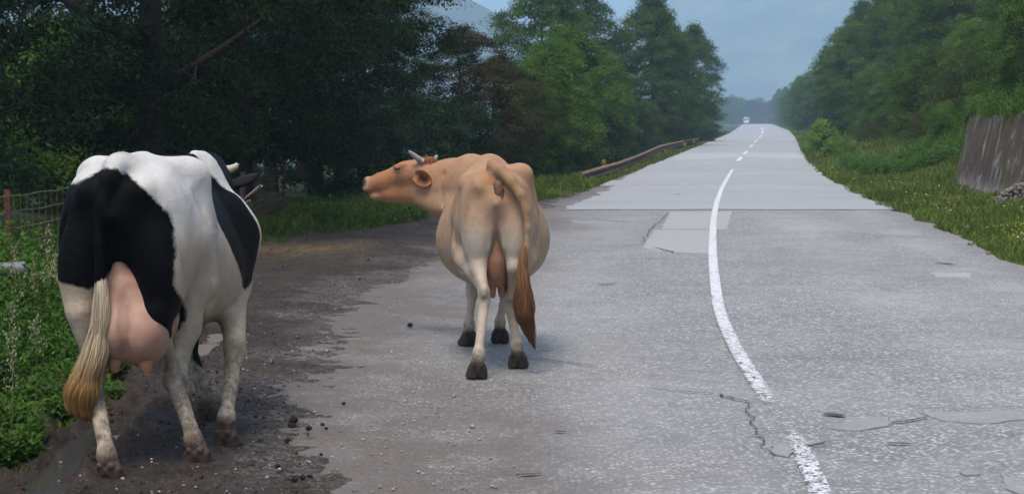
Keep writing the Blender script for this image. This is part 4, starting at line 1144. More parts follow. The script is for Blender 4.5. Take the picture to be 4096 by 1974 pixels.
f = [(i * n + j, i * n + (j + 1) % n, (i + 1) * n + (j + 1) % n, (i + 1) * n + j) for i in range(len(yst) - 1) for j in range(n)] + [tuple(range(n - 1, -1, -1)), tuple(range((len(yst) - 1) * n, len(yst) * n))]
mesh_obj('body', np.array(V), f, M_WHITE, van)
for sx in (-.42, .42):
    v, f = box((sx, -2.615, 1.75), (.66, .02, .6)); mesh_obj('rear_window', v, f, M_GLASS, van)
    v, f = box((sx * 2.05, -2.615, 1.15), (.14, .03, .45)); mesh_obj('tail_lamp', v, f, M_REDL, van)
v, f = box((0, -2.63, .5), (1.9, .1, .16)); mesh_obj('bumper', v, f, M_TYRE, van)
v, f = box((0, -2.62, .9), (.52, .012, .12)); mesh_obj('number_plate', v, f, M_WHITE, van)
for sx in (-.9, .9):
    for yy in (-1.6, 1.8):
        v, f = tube(np.array([(sx - .12, yy, .36), (sx + .12, yy, .36)]), .36, 20); mesh_obj('wheel', v, f, M_TYRE, van)
tag(van, 'small white van far down the road where it meets the trees', 'van')
# ------------------------------------------------------------------ implicit-surface body builder
class Field:
    def __init__(s, lo, hi, h):
        s.h = h; s.lo = np.array(lo, float)
        s.n = np.ceil((np.array(hi) - s.lo) / h).astype(int) + 1
        s.ax = [(s.lo[i] + np.arange(s.n[i]) * h).astype(np.float32) for i in range(3)]
        s.v = np.full(s.n, 1.0, np.float32)
    def sub(s, lo, hi):
        a = np.clip(np.floor((np.array(lo) - s.lo) / s.h).astype(int), 0, s.n - 1); b = np.clip(np.ceil((np.array(hi) - s.lo) / s.h).astype(int) + 1, 1, s.n)
        sl = tuple(slice(a[i], b[i]) for i in range(3))
        g = [s.ax[i][sl[i]] for i in range(3)]
        return sl, g[0][:, None, None], g[1][None, :, None], g[2][None, None, :]
    def smin(s, sl, d, k):
        a = s.v[sl]
        if k <= 0: s.v[sl] = np.minimum(a, d); return
        h = np.maximum(k - np.abs(a - d), 0) / k
        s.v[sl] = np.minimum(a, d) - h * h * k * .25
    def smax(s, sl, d, k):
        a = s.v[sl]; h = np.maximum(k - np.abs(a - d), 0) / k
        s.v[sl] = np.maximum(a, d) + h * h * k * .25
    def cap(s, p1, r1, p2, r2, k=.04, sc=(1, 1, 1), cut=False):
        p1, p2, sc = np.array(p1, float), np.array(p2, float), np.array(sc, float)
        m = max(r1, r2) * max(1, sc.max()) + k + 2 * s.h
        sl, X, Y, Z = s.sub(np.minimum(p1, p2) - m, np.maximum(p1, p2) + m)
        a, b = p1 / sc, p2 / sc; ab = (b - a); L = (ab ** 2).sum() + 1e-9
        x, y, z = X / sc[0] - a[0], Y / sc[1] - a[1], Z / sc[2] - a[2]
        t = np.clip((x * ab[0] + y * ab[1] + z * ab[2]) / L, 0, 1)
        d = (np.sqrt((x - t * ab[0]) ** 2 + (y - t * ab[1]) ** 2 + (z - t * ab[2]) ** 2) - (r1 + (r2 - r1) * t)) * min(sc.min(), 1)
        if cut: s.smax(sl, -d, k)
        else: s.smin(sl, d.astype(np.float32), k)
    def chain(s, pts, k=.04, sc=(1, 1, 1)):
        for a, b in zip(pts[:-1], pts[1:]): s.cap(a[:3], a[3], b[:3], b[3], k, sc)
    def ell(s, c, r, k=.05, rot=(0, 0, 0), cut=False):
        c, r = np.array(c, float), np.array(r, float)
        m = r.max() + k + 2 * s.h
        sl, X, Y, Z = s.sub(c - m, c + m)
        R_ = np.array(Euler([math.radians(q) for q in rot]).to_matrix()).T
        x, y, z = X - c[0], Y - c[1], Z - c[2]
        u = [R_[i, 0] * x + R_[i, 1] * y + R_[i, 2] * z for i in range(3)]
        k0 = np.sqrt((u[0] / r[0]) ** 2 + (u[1] / r[1]) ** 2 + (u[2] / r[2]) ** 2) + 1e-6
        k1 = np.sqrt((u[0] / r[0] ** 2) ** 2 + (u[1] / r[1] ** 2) ** 2 + (u[2] / r[2] ** 2) ** 2) + 1e-6
        d = (k0 * (k0 - 1) / k1).astype(np.float32)
        if cut: s.smax(sl, -d, k)
        else: s.smin(sl, d, k)
    def torso(s, st, k=.05):
        """stations: (y, x centre, top, bottom, half width, height of the widest place 0..1, exponent above, exponent below)"""
        st = np.array(st, float); Y = s.ax[1]; yy = np.linspace(st[0, 0], st[-1, 0], 200)
        C = []
        for j in range(1, st.shape[1]):
            c = np.interp(yy, st[:, 0], st[:, j]); kk = np.hanning(19); kk /= kk.sum()
            C.append(np.interp(Y, yy, np.convolve(np.pad(c, 9, 'edge'), kk, 'valid')))
        xc, top, bot, w, mf, pu, pl = [c[None, :, None].astype(np.float32) for c in C]
        sl = (slice(None),) * 3
        X, Z = s.ax[0][:, None, None], s.ax[2][None, None, :]
        zc = bot + (top - bot) * mf
        up = Z > zc; hh = np.where(up, top - zc, zc - bot); pw = np.where(up, pu, pl)
        ax_, az = np.abs(X - xc) / w, np.abs(Z - zc) / hh
        q = (ax_ ** pw + az ** pw) ** (1 / pw)
        d = (q - 1) * np.minimum(w, hh) * .85
        e = np.maximum(np.maximum(st[0, 0] - Y, Y - st[-1, 0]), 0)[None, :, None]
        d = np.sqrt(np.maximum(d, 0) ** 2 + e ** 2) + np.minimum(d, 0)
        s.smin(sl, d.astype(np.float32), k)
    def blur(s, it=1):
        for _ in range(it):
            for a in range(3):
                v = s.v; w = v.copy()
                i = [slice(None)] * 3; j = [slice(None)] * 3; c = [slice(None)] * 3
                i[a] = slice(0, -2); j[a] = slice(2, None); c[a] = slice(1, -1)
                w[tuple(c)] = .25 * v[tuple(i)] + .5 * v[tuple(c)] + .25 * v[tuple(j)]
                s.v = w
    def surface(s):
        """surface nets"""
        v = s.v; ins = v < 0
        nx, ny, nz = v.shape
        c = [ins[dx:nx - 1 + dx, dy:ny - 1 + dy, dz:nz - 1 + dz] for dx in (0, 1) for dy in (0, 1) for dz in (0, 1)]
        cnt = sum(q.astype(np.int8) for q in c)
        act = (cnt > 0) & (cnt < 8)
        I = np.argwhere(act); idx = np.full(act.shape, -1, np.int32); idx[act] = np.arange(len(I))
        corners = np.array([(dx, dy, dz) for dx in (0, 1) for dy in (0, 1) for dz in (0, 1)])
        val = np.stack([v[I[:, 0] + q[0], I[:, 1] + q[1], I[:, 2] + q[2]] for q in corners], 1)
        P = np.zeros((len(I), 3)); n = np.zeros(len(I))
        for a in range(8):
            for b in range(a + 1, 8):
                if np.abs(corners[a] - corners[b]).sum() != 1: continue
                m = (val[:, a] < 0) != (val[:, b] < 0)
                t = val[m, a] / (val[m, a] - val[m, b])
                P[m] += corners[a] + (corners[b] - corners[a]) * t[:, None]; n[m] += 1
        P = (I + P / n[:, None]) * s.h + s.lo
        Q = []
        for ax in range(3):
            o1, o2 = [(1, 2), (2, 0), (0, 1)][ax]
            sa = [slice(None)] * 3; sb = [slice(None)] * 3; sa[ax] = slice(0, -1); sb[ax] = slice(1, None)
            A, B = ins[tuple(sa)], ins[tuple(sb)]
            E = np.argwhere(A != B); ok = (E[:, o1] > 0) & (E[:, o2] > 0) & (E[:, o1] < v.shape[o1] - 1) & (E[:, o2] < v.shape[o2] - 1)
            E = E[ok]
            def at_(d1, d2):
                e = E.copy(); e[:, o1] -= d1; e[:, o2] -= d2; return idx[e[:, 0], e[:, 1], e[:, 2]]
            q = np.stack([at_(1, 1), at_(0, 1), at_(0, 0), at_(1, 0)], 1)
            flip = B[E[:, 0], E[:, 1], E[:, 2]]
            q[flip] = q[flip][:, ::-1]
            Q.append(q)
        Q = np.concatenate(Q); Q = Q[(Q >= 0).all(1)]
        return P, Q
def relax(P, Q, it=2, lam=.5):
    e = np.concatenate([Q[:, [0, 1]], Q[:, [1, 2]], Q[:, [2, 3]], Q[:, [3, 0]]]); e = np.concatenate([e, e[:, ::-1]])
    for i in range(it):
        for l in (lam, -lam * 1.04 if i < it - 1 else 0):
            if l == 0: continue
            S = np.zeros_like(P); np.add.at(S, e[:, 0], P[e[:, 1]]); n = np.bincount(e[:, 0], minlength=len(P))[:, None]
            P = P + l * (S / np.maximum(n, 1) - P)
    return P
def vnormals(P, Q):
    nf = np.cross(P[Q[:, 2]] - P[Q[:, 0]], P[Q[:, 3]] - P[Q[:, 1]]); N_ = np.zeros_like(P)
    for i in range(4): np.add.at(N_, Q[:, i], nf)
    return N_ / (np.linalg.norm(N_, axis=1)[:, None] + 1e-9)

def m_coat(name, kind):
    m, nt, b = new_mat(name); g = N(nt); v = g.coord()
    c = g.attr('coat', 'Color')
    fine = g.noise(g.coord((60, 60, 14)), 3.0, 4, .7)
    if kind == 'patch':
        wob = g.math('MULTIPLY', g.math('SUBTRACT', g.noise(v, 26, 5, .7), .5), .05)
        pt = g.math('ADD', g.attr('patch'), wob)
        k = g.ramp(g.math('ADD', pt, .5), [(.492, 0), (.508, 1)])
        blk = g.mix(g.ramp(g.noise(v, 9, 4), [(.4, 0), (.8, .6)]), (.0025, .0027, .0034), (.006, .006, .0065))
        kk_, blk_ = k, blk
    c = g.mix(g.ramp(g.noise(g.coord((1, 1, .6)), 7, 7, .7), [(.42, 0), (.66, .34)]), c, g.mix(1.0, c, (.66, .56, .46), 'MULTIPLY'))
    c = g.mix(g.ramp(fine, [(.3, .0), (.75, .28)]), c, g.mix(1.0, c, (.6, .56, .5), 'MULTIPLY'))
    dirt = g.math('MULTIPLY', g.attr('dirt'), g.ramp(g.noise(v, 18, 7, .75), [(.40, 0), (.62, 1)]))
    c = g.mix(g.math('MULTIPLY', dirt, .85), c, (.075, .055, .042))
    if kind == 'patch':
        c = g.mix(kk_, c, blk_); g.l(g.math('SUBTRACT', .16, g.math('MULTIPLY', kk_, .10)), b.inputs['Specular IOR Level'])
    g.l(c, b.inputs['Base Color']); b.inputs['Roughness'].default_value = .55 if kind == 'patch' else .7
    b.inputs['Specular IOR Level'].default_value = .16
    b.inputs['Sheen Weight'].default_value = .0 if kind == 'patch' else .03; b.inputs['Sheen Roughness'].default_value = .5
    b.inputs['Sheen Tint'].default_value = (1, .93, .85, 1)
    h = g.math('ADD', fine, g.math('MULTIPLY', g.noise(v, 11, 6, .65), 2.2))
    g.bump(h, .6, .008, b)
    return m
def m_skin(name, c1, c2, c3=None, sss=.12):
    m, nt, b = new_mat(name); g = N(nt); v = g.coord()
    c = g.mix(g.ramp(g.noise(v, 7, 6, .65), [(.35, 0), (.68, 1)]), c1, c2)
    c = g.mix(g.ramp(g.noise(v, 60, 5, .7), [(.55, 0), (.75, .35)]), c, tuple(q * .6 for q in c1))
    g.l(c, b.inputs['Base Color']); b.inputs['Roughness'].default_value = .55; b.inputs['Specular IOR Level'].default_value = .3
    b.inputs['Subsurface Weight'].default_value = sss; b.inputs['Subsurface Radius'].default_value = (.03, .012, .008); b.inputs['Subsurface Scale'].default_value = 1
    g.bump(g.math('ADD', g.noise(v, 45, 5, .6), g.noise(g.coord((1, 1, .25)), 20, 3)), .3, .005, b)
    return m
M_HOOF = mat_plain('dirty_hoof', (.055, .043, .036), (.022, .018, .016), 22, .75, .6, 50)
M_HOOFP = mat_plain('pinkish_hoof', (.105, .065, .050), (.036, .028, .022), 16, .7, .6, 50)
M_HORN = mat_plain('horn', (.52, .47, .38), (.34, .29, .22), 12, .45, .2, 30, stretch=(1, 1, 3))
M_HORNG = mat_plain('grey_horn', (.42, .41, .40), (.16, .15, .15), 14, .5, .3, 30)
M_EYE = mat_plain('dark_eye', (.012, .009, .008), (.02, .012, .01), 5, .06, spec=.9)
M_WET = mat_plain('dark_nose', (.020, .018, .020), (.045, .035, .034), 20, .3, .4, 90, spec=.6)

def hoof_mesh(name, mat, wide=1.0):
    f = Field((-.09, -.10, -.01), (.09, .11, .14), .005)
    for sx in (-1, 1):
        f.cap((sx * .026 * wide, -.018, .018), .026, (sx * .024 * wide, .038, .014), .024, .008)
        f.cap((sx * .024 * wide, -.018, .055), .026, (sx * .026 * wide, .022, .020), .028, .02)
    f.cap((0, -.006, .070), .034, (0, -.008, .085), .032, .03)
    for sx in (-1, 1): f.ell((sx * .022, -.044, .080), (.012, .012, .016), .010)
    sl = (slice(None),) * 3; f.smax(sl, (-(f.ax[2][None, None, :] - .001)) * np.ones_like(f.v), .004)
    sl, X, Y, Z = f.sub(f.lo, f.lo + f.n * f.h)
    f.cap((0, .04, -.01), .006, (0, .075, .04), .007, .006, cut=True); f.cap((0, -.06, -.01), .005, (0, -.04, .035), .005, .006, cut=True)
    P, Q = f.surface(); P = relax(P, Q, 1, .4)
    me = bpy.data.meshes.new(name); set_mesh(me, P, Q); me.materials.append(mat); me.polygons.foreach_set('use_smooth', np.ones(len(Q), bool)); me.update()
    return me
def hair_strands(name, parent, guides, n, mat, w=.0016, spread=.6, core=None, seed=1, tip=.25):
    """guides: list of (x, y, z, radius) down the lock"""
    G = np.array(guides, float); r = np.random.default_rng(seed); m = 12
    m = 10; t = np.linspace(0, 1, m); s = np.linspace(0, 1, len(G))
    a = r.uniform(0, 6.28, n); q = r.random(n) ** .5; ln = r.uniform(.45, 1, n) ** .7; st = r.uniform(0, .55, n) * (r.random(n) < .75)
    V, Fc = [], []
    tt = st[:, None] + (ln - st)[:, None].clip(.15) * t[None]; tt = np.clip(tt, 0, 1)
    C = np.stack([np.interp(tt, s, G[:, k]) for k in range(4)], -1)
    ph = r.uniform(0, 6.28, n)
    nk = 26; lk = r.integers(0, nk, n); la_, lq_, ll_ = r.uniform(0, 6.28, nk)[lk], (r.random(nk) ** .5)[lk], r.uniform(.55, 1, nk)[lk]; lp_ = r.uniform(0, 6.28, nk)[lk]
    a = la_ + r.normal(size=n) * .75; q = np.clip(lq_ + r.normal(size=n) * .24, 0, 1.2)
    ln = np.clip(ll_ * r.uniform(.8, 1.05, n), 0, 1); tt = st[:, None] + (ln - st)[:, None].clip(.15) * t[None]; tt = np.clip(tt, 0, 1)
    C = np.stack([np.interp(tt, s, G[:, k]) for k in range(4)], -1)
    A = a[:, None] + .5 * np.sin(tt * 6 + lp_[:, None]) * spread
    off = C[..., 3] * q[:, None] * (1 + .35 * np.sin(tt * 12 + lp_[:, None] * 2)) + .006 * np.sin(tt * 21 + ph[:, None]) * tt
    px = C[..., 0] + np.cos(A) * off; py = C[..., 1] + np.sin(A) * off; pz = C[..., 2] + .004 * np.sin(tt * 9 + ph[:, None])
    P = np.stack([px, py, pz], -1)
    ww = w * (1 - t ** 3 * .85)[None, :, None]; sd = np.stack([np.cos(ph), np.sin(ph) * .5, np.zeros(n)], -1)[:, None]
    V = np.stack([P - sd * ww, P + sd * ww], 2).reshape(-1, 3)
    i = (np.arange(n)[:, None] * m + np.arange(m - 1)[None]).ravel() * 2
    Q = np.stack([i, i + 1, i + 3, i + 2], 1)
    rv = np.stack([np.repeat(r.random(n)[:, None], m, 1), tt], -1)
    rv = np.repeat(rv.reshape(-1, 2), 2, 0)
    o = mesh_obj(name, V, Q, mat, parent, attrs={'rnd': rv[:, 0], 'along': rv[:, 1]})
    return o
def m_hair(name, stops, var=.35):
    m, nt, b = new_mat(name); g = N(nt)
    c = g.ramp(g.attr('along'), stops)
    k = g.math('ADD', g.math('MULTIPLY', g.attr('rnd'), var * 2), 1 - var)
    hs = g.n('ShaderNodeHueSaturation'); g.l(c, hs.inputs['Color']); g.l(k, hs.inputs['Value'])
    g.l(hs.outputs[0], b.inputs['Base Color']); b.inputs['Roughness'].default_value = .6; b.inputs['Specular IOR Level'].default_value = .25
    return m
def ear_mesh(name, L, W, mat_out, seed=0):
    """cupped leaf-shaped ear, along +Y, opening towards +Z"""
    nu, nv = 14, 11; V = []
    for lay in (0, 1):
        for i in range(nu):
            t = i / (nu - 1); w = W * (.30 + .70 * math.sin(math.pi * min(1, t * .92 + .08)) ** .75) * (1 if t < .97 else .55)
            if t > .8: w *= math.sqrt(max(.02, 1 - ((t - .8) / .21) ** 2))
            for j in range(nv):
                s = j / (nv - 1) * 2 - 1
                V.append((s * w / 2, L * t, (s * s) * W * (.17 - .05 * t) - (.012 if lay else 0) * math.sqrt(max(0, 1 - s * s)) - .03 * W * math.sin(t * 3)))
    f = []
    for i in range(nu - 1):
        for j in range(nv - 1):
            a = i * nv + j; f.append((a, a + 1, a + nv + 1, a + nv)); b = a + nu * nv; f.append((b, b + nv, b + nv + 1, b + 1))
    for i in range(nu - 1):
        for j in (0, nv - 1):
            a = i * nv + j; b = a + nu * nv; f.append((a, a + nv, b + nv, b) if j == 0 else (a, b, b + nv, a + nv))
    for j in range(nv - 1):
        a = (nu - 1) * nv + j; b = a + nu * nv; f.append((a, a + 1, b + 1, b))
    V = np.array(V)
    me = bpy.data.meshes.new(name); me.from_pydata(V.tolist(), [], f); me.materials.append(mat_out)
    me.polygons.foreach_set('use_smooth', np.ones(len(me.polygons), bool)); me.update(); return me
def poly_sd(P, poly):
    """signed distance to a polygon (negative inside)"""
    poly = np.array(poly, float); d = np.full(len(P), 1e9); ins = np.zeros(len(P), bool)
    for i in range(len(poly)):
        a, b = poly[i], poly[(i + 1) % len(poly)]; ab = b - a
        t = np.clip(((P - a) @ ab) / (ab @ ab), 0, 1)
        d = np.minimum(d, np.linalg.norm(P - a - t[:, None] * ab, axis=1))
        c = ((a[1] > P[:, 1]) != (b[1] > P[:, 1])) & (P[:, 0] < (b[0] - a[0]) * (P[:, 1] - a[1]) / (b[1] - a[1] + 1e-12) + a[0])
        ins ^= c
    return np.where(ins, -d, d)

# ================================================================== the black and white cow
H0, HRZ = np.array([-1.783, 7.86, 0.0]), math.radians(-4.0)
def to_local(p, o=H0, rz=HRZ):
    p = np.asarray(p, float) - o; c, s = math.cos(-rz), math.sin(-rz)
    return np.array([c * p[0] - s * p[1], s * p[0] + c * p[1], p[2]])
f = Field((-.48, -.34, .03), (.60, 2.52, 1.56), .0095)
f.torso([(-.02, 0, 1.33, 1.00, .11, .5, 2, 2), (.06, 0, 1.395, .93, .185, .55, 2.2, 2.2), (.2, 0, 1.405, .80, .245, .58, 2.8, 2.2), (.45, 0, 1.405, .68, .285, .56, 3.0, 2.2), (.62, .0, 1.39, .60, .30, .48, 2.1, 2.2),
         (.85, .0, 1.37, .545, .335, .40, 1.65, 2.2), (1.1, -.01, 1.36, .53, .35, .38, 1.5, 2.2), (1.32, -.02, 1.365, .56, .31, .38, 1.4, 2.2), (1.52, -.03, 1.365, .62, .245, .40, 1.4, 2.1), (1.70, 0, 1.36, .70, .19, .45, 1.6, 2), (1.80, 0, 1.3, .82, .13, .5, 2, 2)], 0)
# topline, hooks, pins, tail head
f.cap((0, .02, 1.40), .030, (0, .45, 1.405), .028, .07); f.cap((0, .45, 1.400), .026, (-.02, 1.5, 1.385), .028, .06)
for s in (-1, 1):
    f.cap((s * .20, .44, 1.350), .048, (s * .258 - .012 * (s > 0), .47, 1.335), .044, .06)
    f.cap((s * .03, .12, 1.37), .04, (s * .215, .44, 1.345), .035, .08); f.cap((s * .05, .40, 1.375), .045, (s * .21, .44, 1.360), .045, .06)
    f.ell((s * .125, .0, 1.275), (.048, .055, .055), .07)
    f.cap((s * .250, .47, 1.32), .042, (s * .262, .52, 1.08), .06, .11)
    f.cap((s * .10, .60, 1.385), .02, (s * .20, .62, 1.37), .02, .06)
# paralumbar hollow and the hollow between hook and pin, groove between the thighs
for s in (-1, 1):
    f.ell((s * .345, .66, 1.245), (.075, .11, .10), .07, cut=True)
    f.ell((s * .285, .20, 1.33), (.075, .13, .07), .07, cut=True)
    f.ell((s * .085, -.045, 1.375), (.035, .06, .045), .05, cut=True)
# shoulders
for s in (-1, 1):
    f.ell((s * .185, 1.50, .96), (.10, .16, .24), .09)
    f.cap((s * .05, 1.50, 1.32), .03, (s * .18, 1.60, .95), .08, .09)
# left hind leg (standing under the body, further back)
rl, rr_, fl, fr = to_local(gp(440, 1935)), to_local(gp(793, 1868)), to_local(gp(828, 1690)), to_local(gp(912, 1792))
def hind(hip_x, stif, hock, fet, hf, side):
    fet = (fet[0], fet[1] + .01, .120)
    f.ell((hip_x * .95, .20, 1.07), (.135, .215, .29), .09, rot=(8, 0, 0))
    f.ell((hip_x * 1.02, .10, .90), (.112, .155, .24), .08)
    f.cap((hip_x * 1.15, .36, 1.02), .145, stif, .105, .10)
    f.cap((stif[0] * .96, stif[1] - .10, stif[2] - .02), .098, ((stif[0] + hock[0]) / 2, (stif[1] - .08 + hock[1]) / 2 + .01, (stif[2] + hock[2]) / 2 + .01), .074, .07)
    f.cap(((stif[0] + hock[0]) / 2, (stif[1] - .08 + hock[1]) / 2 + .01, (stif[2] + hock[2]) / 2 + .01), .072, (hock[0], hock[1] + .02, hock[2] + .03), .050, .05)
    # Achilles tendon from the buttock to the point of the hock
    f.cap((hip_x * .98, .0, .72), .060, (hock[0], hock[1] - .042, hock[2] + .06), .022, .06)
    f.ell((hock[0], hock[1] - .045, hock[2] + .035), (.026, .028, .04), .03); f.ell((hock[0] - .026, hock[1] - .038, hock[2] - .01), (.024, .022, .030), .012)
    f.ell((hock[0], hock[1] + .01, hock[2] - .01), (.050, .054, .062), .04)
    f.cap((hock[0] + side * .026, hock[1] + .01, hock[2] + .0), .018, (hock[0] + side * .022, hock[1], hock[2] - .06), .016, .03)
    f.cap((hock[0], hock[1] + .0, hock[2] - .04), .041, (fet[0], fet[1], fet[2] + .03), .036, .04)
    f.cap((hock[0], hock[1] - .022, hock[2] - .06), .018, (fet[0], fet[1] - .018, fet[2] + .03), .016, .02)
    f.ell(fet, (.037, .041, .046), .03)
    f.cap(fet, .037, (hf[0], hf[1] + .0, .08), .044, .03)
rl_h = rl + [0, .015, 0]; rr_h = rr_ + [0, .01, 0]
hkL = to_local(at(372, 1500, 7.92)); hkR = to_local(at(700, 1505, 8.10))
hind(-.175, (-.215, .42, .80), tuple(hkL), (rl_h[0] - .012, rl_h[1] - .03, .155), rl_h, -1)
hind(.175, (.235, .50, .82), tuple(hkR), (rr_h[0] - .02, rr_h[1] - .03, .155), rr_h, 1)
# flank fold
for s in (-1, 1): f.cap((s * .24, .50, .86), .045, (s * .20, .70, .66), .03, .10)
def fore(sx, elb, knee, fet, hf):
    f.cap((sx * .205, 1.52, .98), .115, elb, .095, .10)
    f.cap(elb, .088, (knee[0], knee[1], knee[2] + .06), .056, .06)
    f.ell(knee, (.056, .052, .060), .04)
    f.cap((knee[0], knee[1], knee[2] - .03), .043, (fet[0], fet[1], fet[2] + .02), .036, .04)
    f.ell(fet, (.039, .041, .046), .03)
    f.cap(fet, .040, (hf[0], hf[1], .08), .044, .03)
fore(-1, (-.17, 1.40, .76), ((-.17 + fl[0]) / 2 - .01, 1.47, .42), (fl[0] - .005, fl[1] - .035, .15), fl)
fore(1, (.215, 1.30, .74), ((.215 + fr[0]) / 2 + .035, (1.22 + fr[1]) / 2 + .02, .43), (fr[0], fr[1] - .03, .15), fr)
f.ell((0, 1.58, .70), (.15, .20, .12), .10)
# neck and head, hanging forward and a little to the right
f.chain([(0, 1.62, 1.20, .150), (-.02, 1.86, 1.20, .120), (-.05, 2.06, 1.18, .092)], .10, sc=(.72, 1, 1.35))
f.ell((-.06, 2.16, 1.21), (.095, .12, .115), .06); f.cap((-.06, 2.2, 1.18), .09, (-.01, 2.42, .95), .062, .06); f.ell((-.06, 2.12, 1.30), (.06, .06, .035), .05)
# tail: dock and bone down to the switch
tl = [(0, .0, 1.375, .040), (-.012, -.055, 1.33, .038), (-.030, -.080, 1.22, .033), (-.045, -.082, 1.05, .029), (-.052, -.078, .90, .026), (-.050, -.07, .78, .022)]
f.cap((0, .08, 1.395), .040, (0, .0, 1.385), .036, .05)
f.chain(tl, .018)
f.cap((0, -.035, 1.235), .030, (0, -.03, 1.14), .022, .04)
f.cap((0, -.10, 1.12), .012, (0, -.05, .98), .014, .05, cut=True)
for s in (-1, 1):
    f.cap((s * .30, .36, 1.24), .010, (s * .335, .44, .86), .012, .06, cut=True); f.cap((s * .24, .03, 1.16), .008, (s * .29, .12, .82), .010, .05, cut=True)
    f.cap((s * .30, .62, .92), .02, (s * .26, .66, .74), .03, .07, cut=True)
# ribs and loose skin, very slight
sl, X, Y, Z = f.sub(f.lo, f.lo + f.n * f.h)
f.v += (.0014 * np.sin((Y + .22 * (Z - 1.0)) * 2 * math.pi / .085) * np.exp(-((Y - 1.05) / .28) ** 2) * np.exp(-((Z - 1.02) / .26) ** 2)).astype(np.float32)
f.blur(2)
P, Q = f.surface(); P = relax(P, Q, 2, .5)
NV = vnormals(P, Q)
P += NV * (.0016 * fbm(P[:, 0] * 14, P[:, 1] * 14, P[:, 2] * 9, 3))[:, None]
cow = empty('cow', tuple(H0 + [0, 0, .004]), HRZ)
# where the coat is black: outlines laid out on the animal itself, seen squarely from behind and from its right side
x, y, z = P[:, 0], P[:, 1], P[:, 2]
a_ = x * math.cos(math.radians(16)) + y * math.sin(math.radians(16))      # across, turned a little towards the right flank
rear = poly_sd(np.stack([a_, z], 1), [(-.50, 1.33), (-.27, 1.31), (-.18, 1.31), (-.09, 1.355), (-.04, 1.385), (.005, 1.38), (.06, 1.35), (.13, 1.29), (.195, 1.22), (.25, 1.15), (.262, 1.02), (.25, .86), (.30, .76), (.315, .68), (.27, .615), (.225, .60), (.13, .66), (.07, .76), (.03, .86), (.0, .93), (-.04, .90), (-.09, .845), (-.13, .84), (-.22, .86), (-.5, .90)])
rear = np.where((x > .09) & (y > .36), np.abs(rear) + (y - .36), rear)
rear = np.maximum(rear, y - .60)
side = poly_sd(np.stack([y, z], 1), [(.50, 1.50), (.56, 1.38), (.64, 1.25), (.75, 1.08), (.86, .95), (.98, .84), (1.08, .76), (1.18, .72), (1.30, .76), (1.42, .84), (1.50, .95), (1.50, 1.2), (1.44, 1.31), (1.42, 1.5)])
neck = poly_sd(np.stack([y, z], 1), [(1.60, 1.6), (1.58, 1.3), (1.56, 1.0), (1.62, .86), (1.9, .7), (2.6, .6), (2.6, 1.6)])
lside = poly_sd(np.stack([y, z], 1), [(.75, 1.50), (.8, 1.2), (.9, .9), (1.2, .75), (1.5, .8), (1.6, 1.1), (1.5, 1.5)])
side = np.where(x > -.03, side, lside)
legF = np.linalg.norm(np.stack([(x - (fl[0] - .03)) / .8, (y - 1.43) / 1.2, (z - .50) / 2.6], 1), axis=1) - .10   # black inner part of the left foreleg
legF = np.where(x < .16, legF, 1)
patch = np.minimum(np.minimum(np.minimum(rear, side), neck), legF)
tail_black = np.where((y < -.02) & (x < .03) & (z > .84) & (z < 1.37) & (np.abs(x + .045) < .06), -.05, patch)
patch = np.minimum(patch, tail_black)
# a dirty white collar stays white at the withers
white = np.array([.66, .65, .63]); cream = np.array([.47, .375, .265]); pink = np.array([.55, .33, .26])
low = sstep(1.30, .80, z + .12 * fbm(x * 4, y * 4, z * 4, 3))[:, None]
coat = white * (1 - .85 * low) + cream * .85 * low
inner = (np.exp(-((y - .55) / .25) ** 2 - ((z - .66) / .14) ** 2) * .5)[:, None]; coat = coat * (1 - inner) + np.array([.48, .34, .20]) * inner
fet_ = sstep(.20, .08, z)[:, None]; coat = coat * (1 - fet_) + np.array([.24, .155, .115]) * fet_
tip = (np.exp(-(((x) / .05) ** 2 + ((y - .10) / .07) ** 2)) * (z > 1.36))[:, None] * .55; coat = coat * (1 - tip) + np.array([.28, .23, .18]) * tip
dirt = np.clip(1.1 * sstep(.60, .10, z) + .34 * sstep(.9, .4, z) + .5 * np.exp(-((y - .50) / .10) ** 2 - ((z - 1.08) / .10) ** 2) + .10, 0, 1)
dirt = np.maximum(dirt, np.max([1.6 * np.exp(-(np.linalg.norm(P - [h_[0] - .015, h_[1] - .06, h_[2] + .0], axis=1) / .028) ** 2) for h_ in (hkL, hkR)], axis=0)).clip(0, 1)
M_COWB = m_coat('black_and_white_coat', 'patch')
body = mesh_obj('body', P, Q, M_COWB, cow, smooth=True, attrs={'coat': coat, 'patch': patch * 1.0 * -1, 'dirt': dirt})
# udder with four teats
M_UDDER = m_skin('udder_skin', (.34, .18, .125), (.46, .285, .215), sss=.08)
uf = Field((-.24, -.22, .38), (.30, .50, 1.12), .009)
ux = .055
uf.ell((ux - .050, .04, .640), (.108, .145, .148), .012); uf.ell((ux + .058, .04, .630), (.112, .150, .152), .016); uf.cap((ux - .040, .035, .72), .098, (ux - .040, .035, .84), .066, .05); uf.cap((ux + .040, .035, .72), .098, (ux - .005, .035, .84), .064, .04)
uf.ell((ux - .05, .28, .67), (.10, .16, .13), .06); uf.ell((ux + .06, .28, .67), (.10, .16, .13), .06)
uf.cap((ux - .03, .045, .80), .075, (ux - .05, .04, .93), .035, .06)
uf.cap((ux - .015, -.062, .80), .010, (ux + .002, -.098, .66), .013, .03, cut=True); uf.cap((ux + .002, -.098, .66), .013, (ux + .003, -.04, .49), .018, .03, cut=True)
uf.v += (.004 * fbm(uf.ax[0][:, None, None] * 14, uf.ax[1][None, :, None] * 14, uf.ax[2][None, None, :] * 6, 3)).astype(np.float32); uf.blur(1)
UP, UQ = uf.surface(); UP = relax(UP, UQ, 2, .5)
udder = mesh_obj('udder', UP, UQ, M_UDDER, cow, smooth=True)
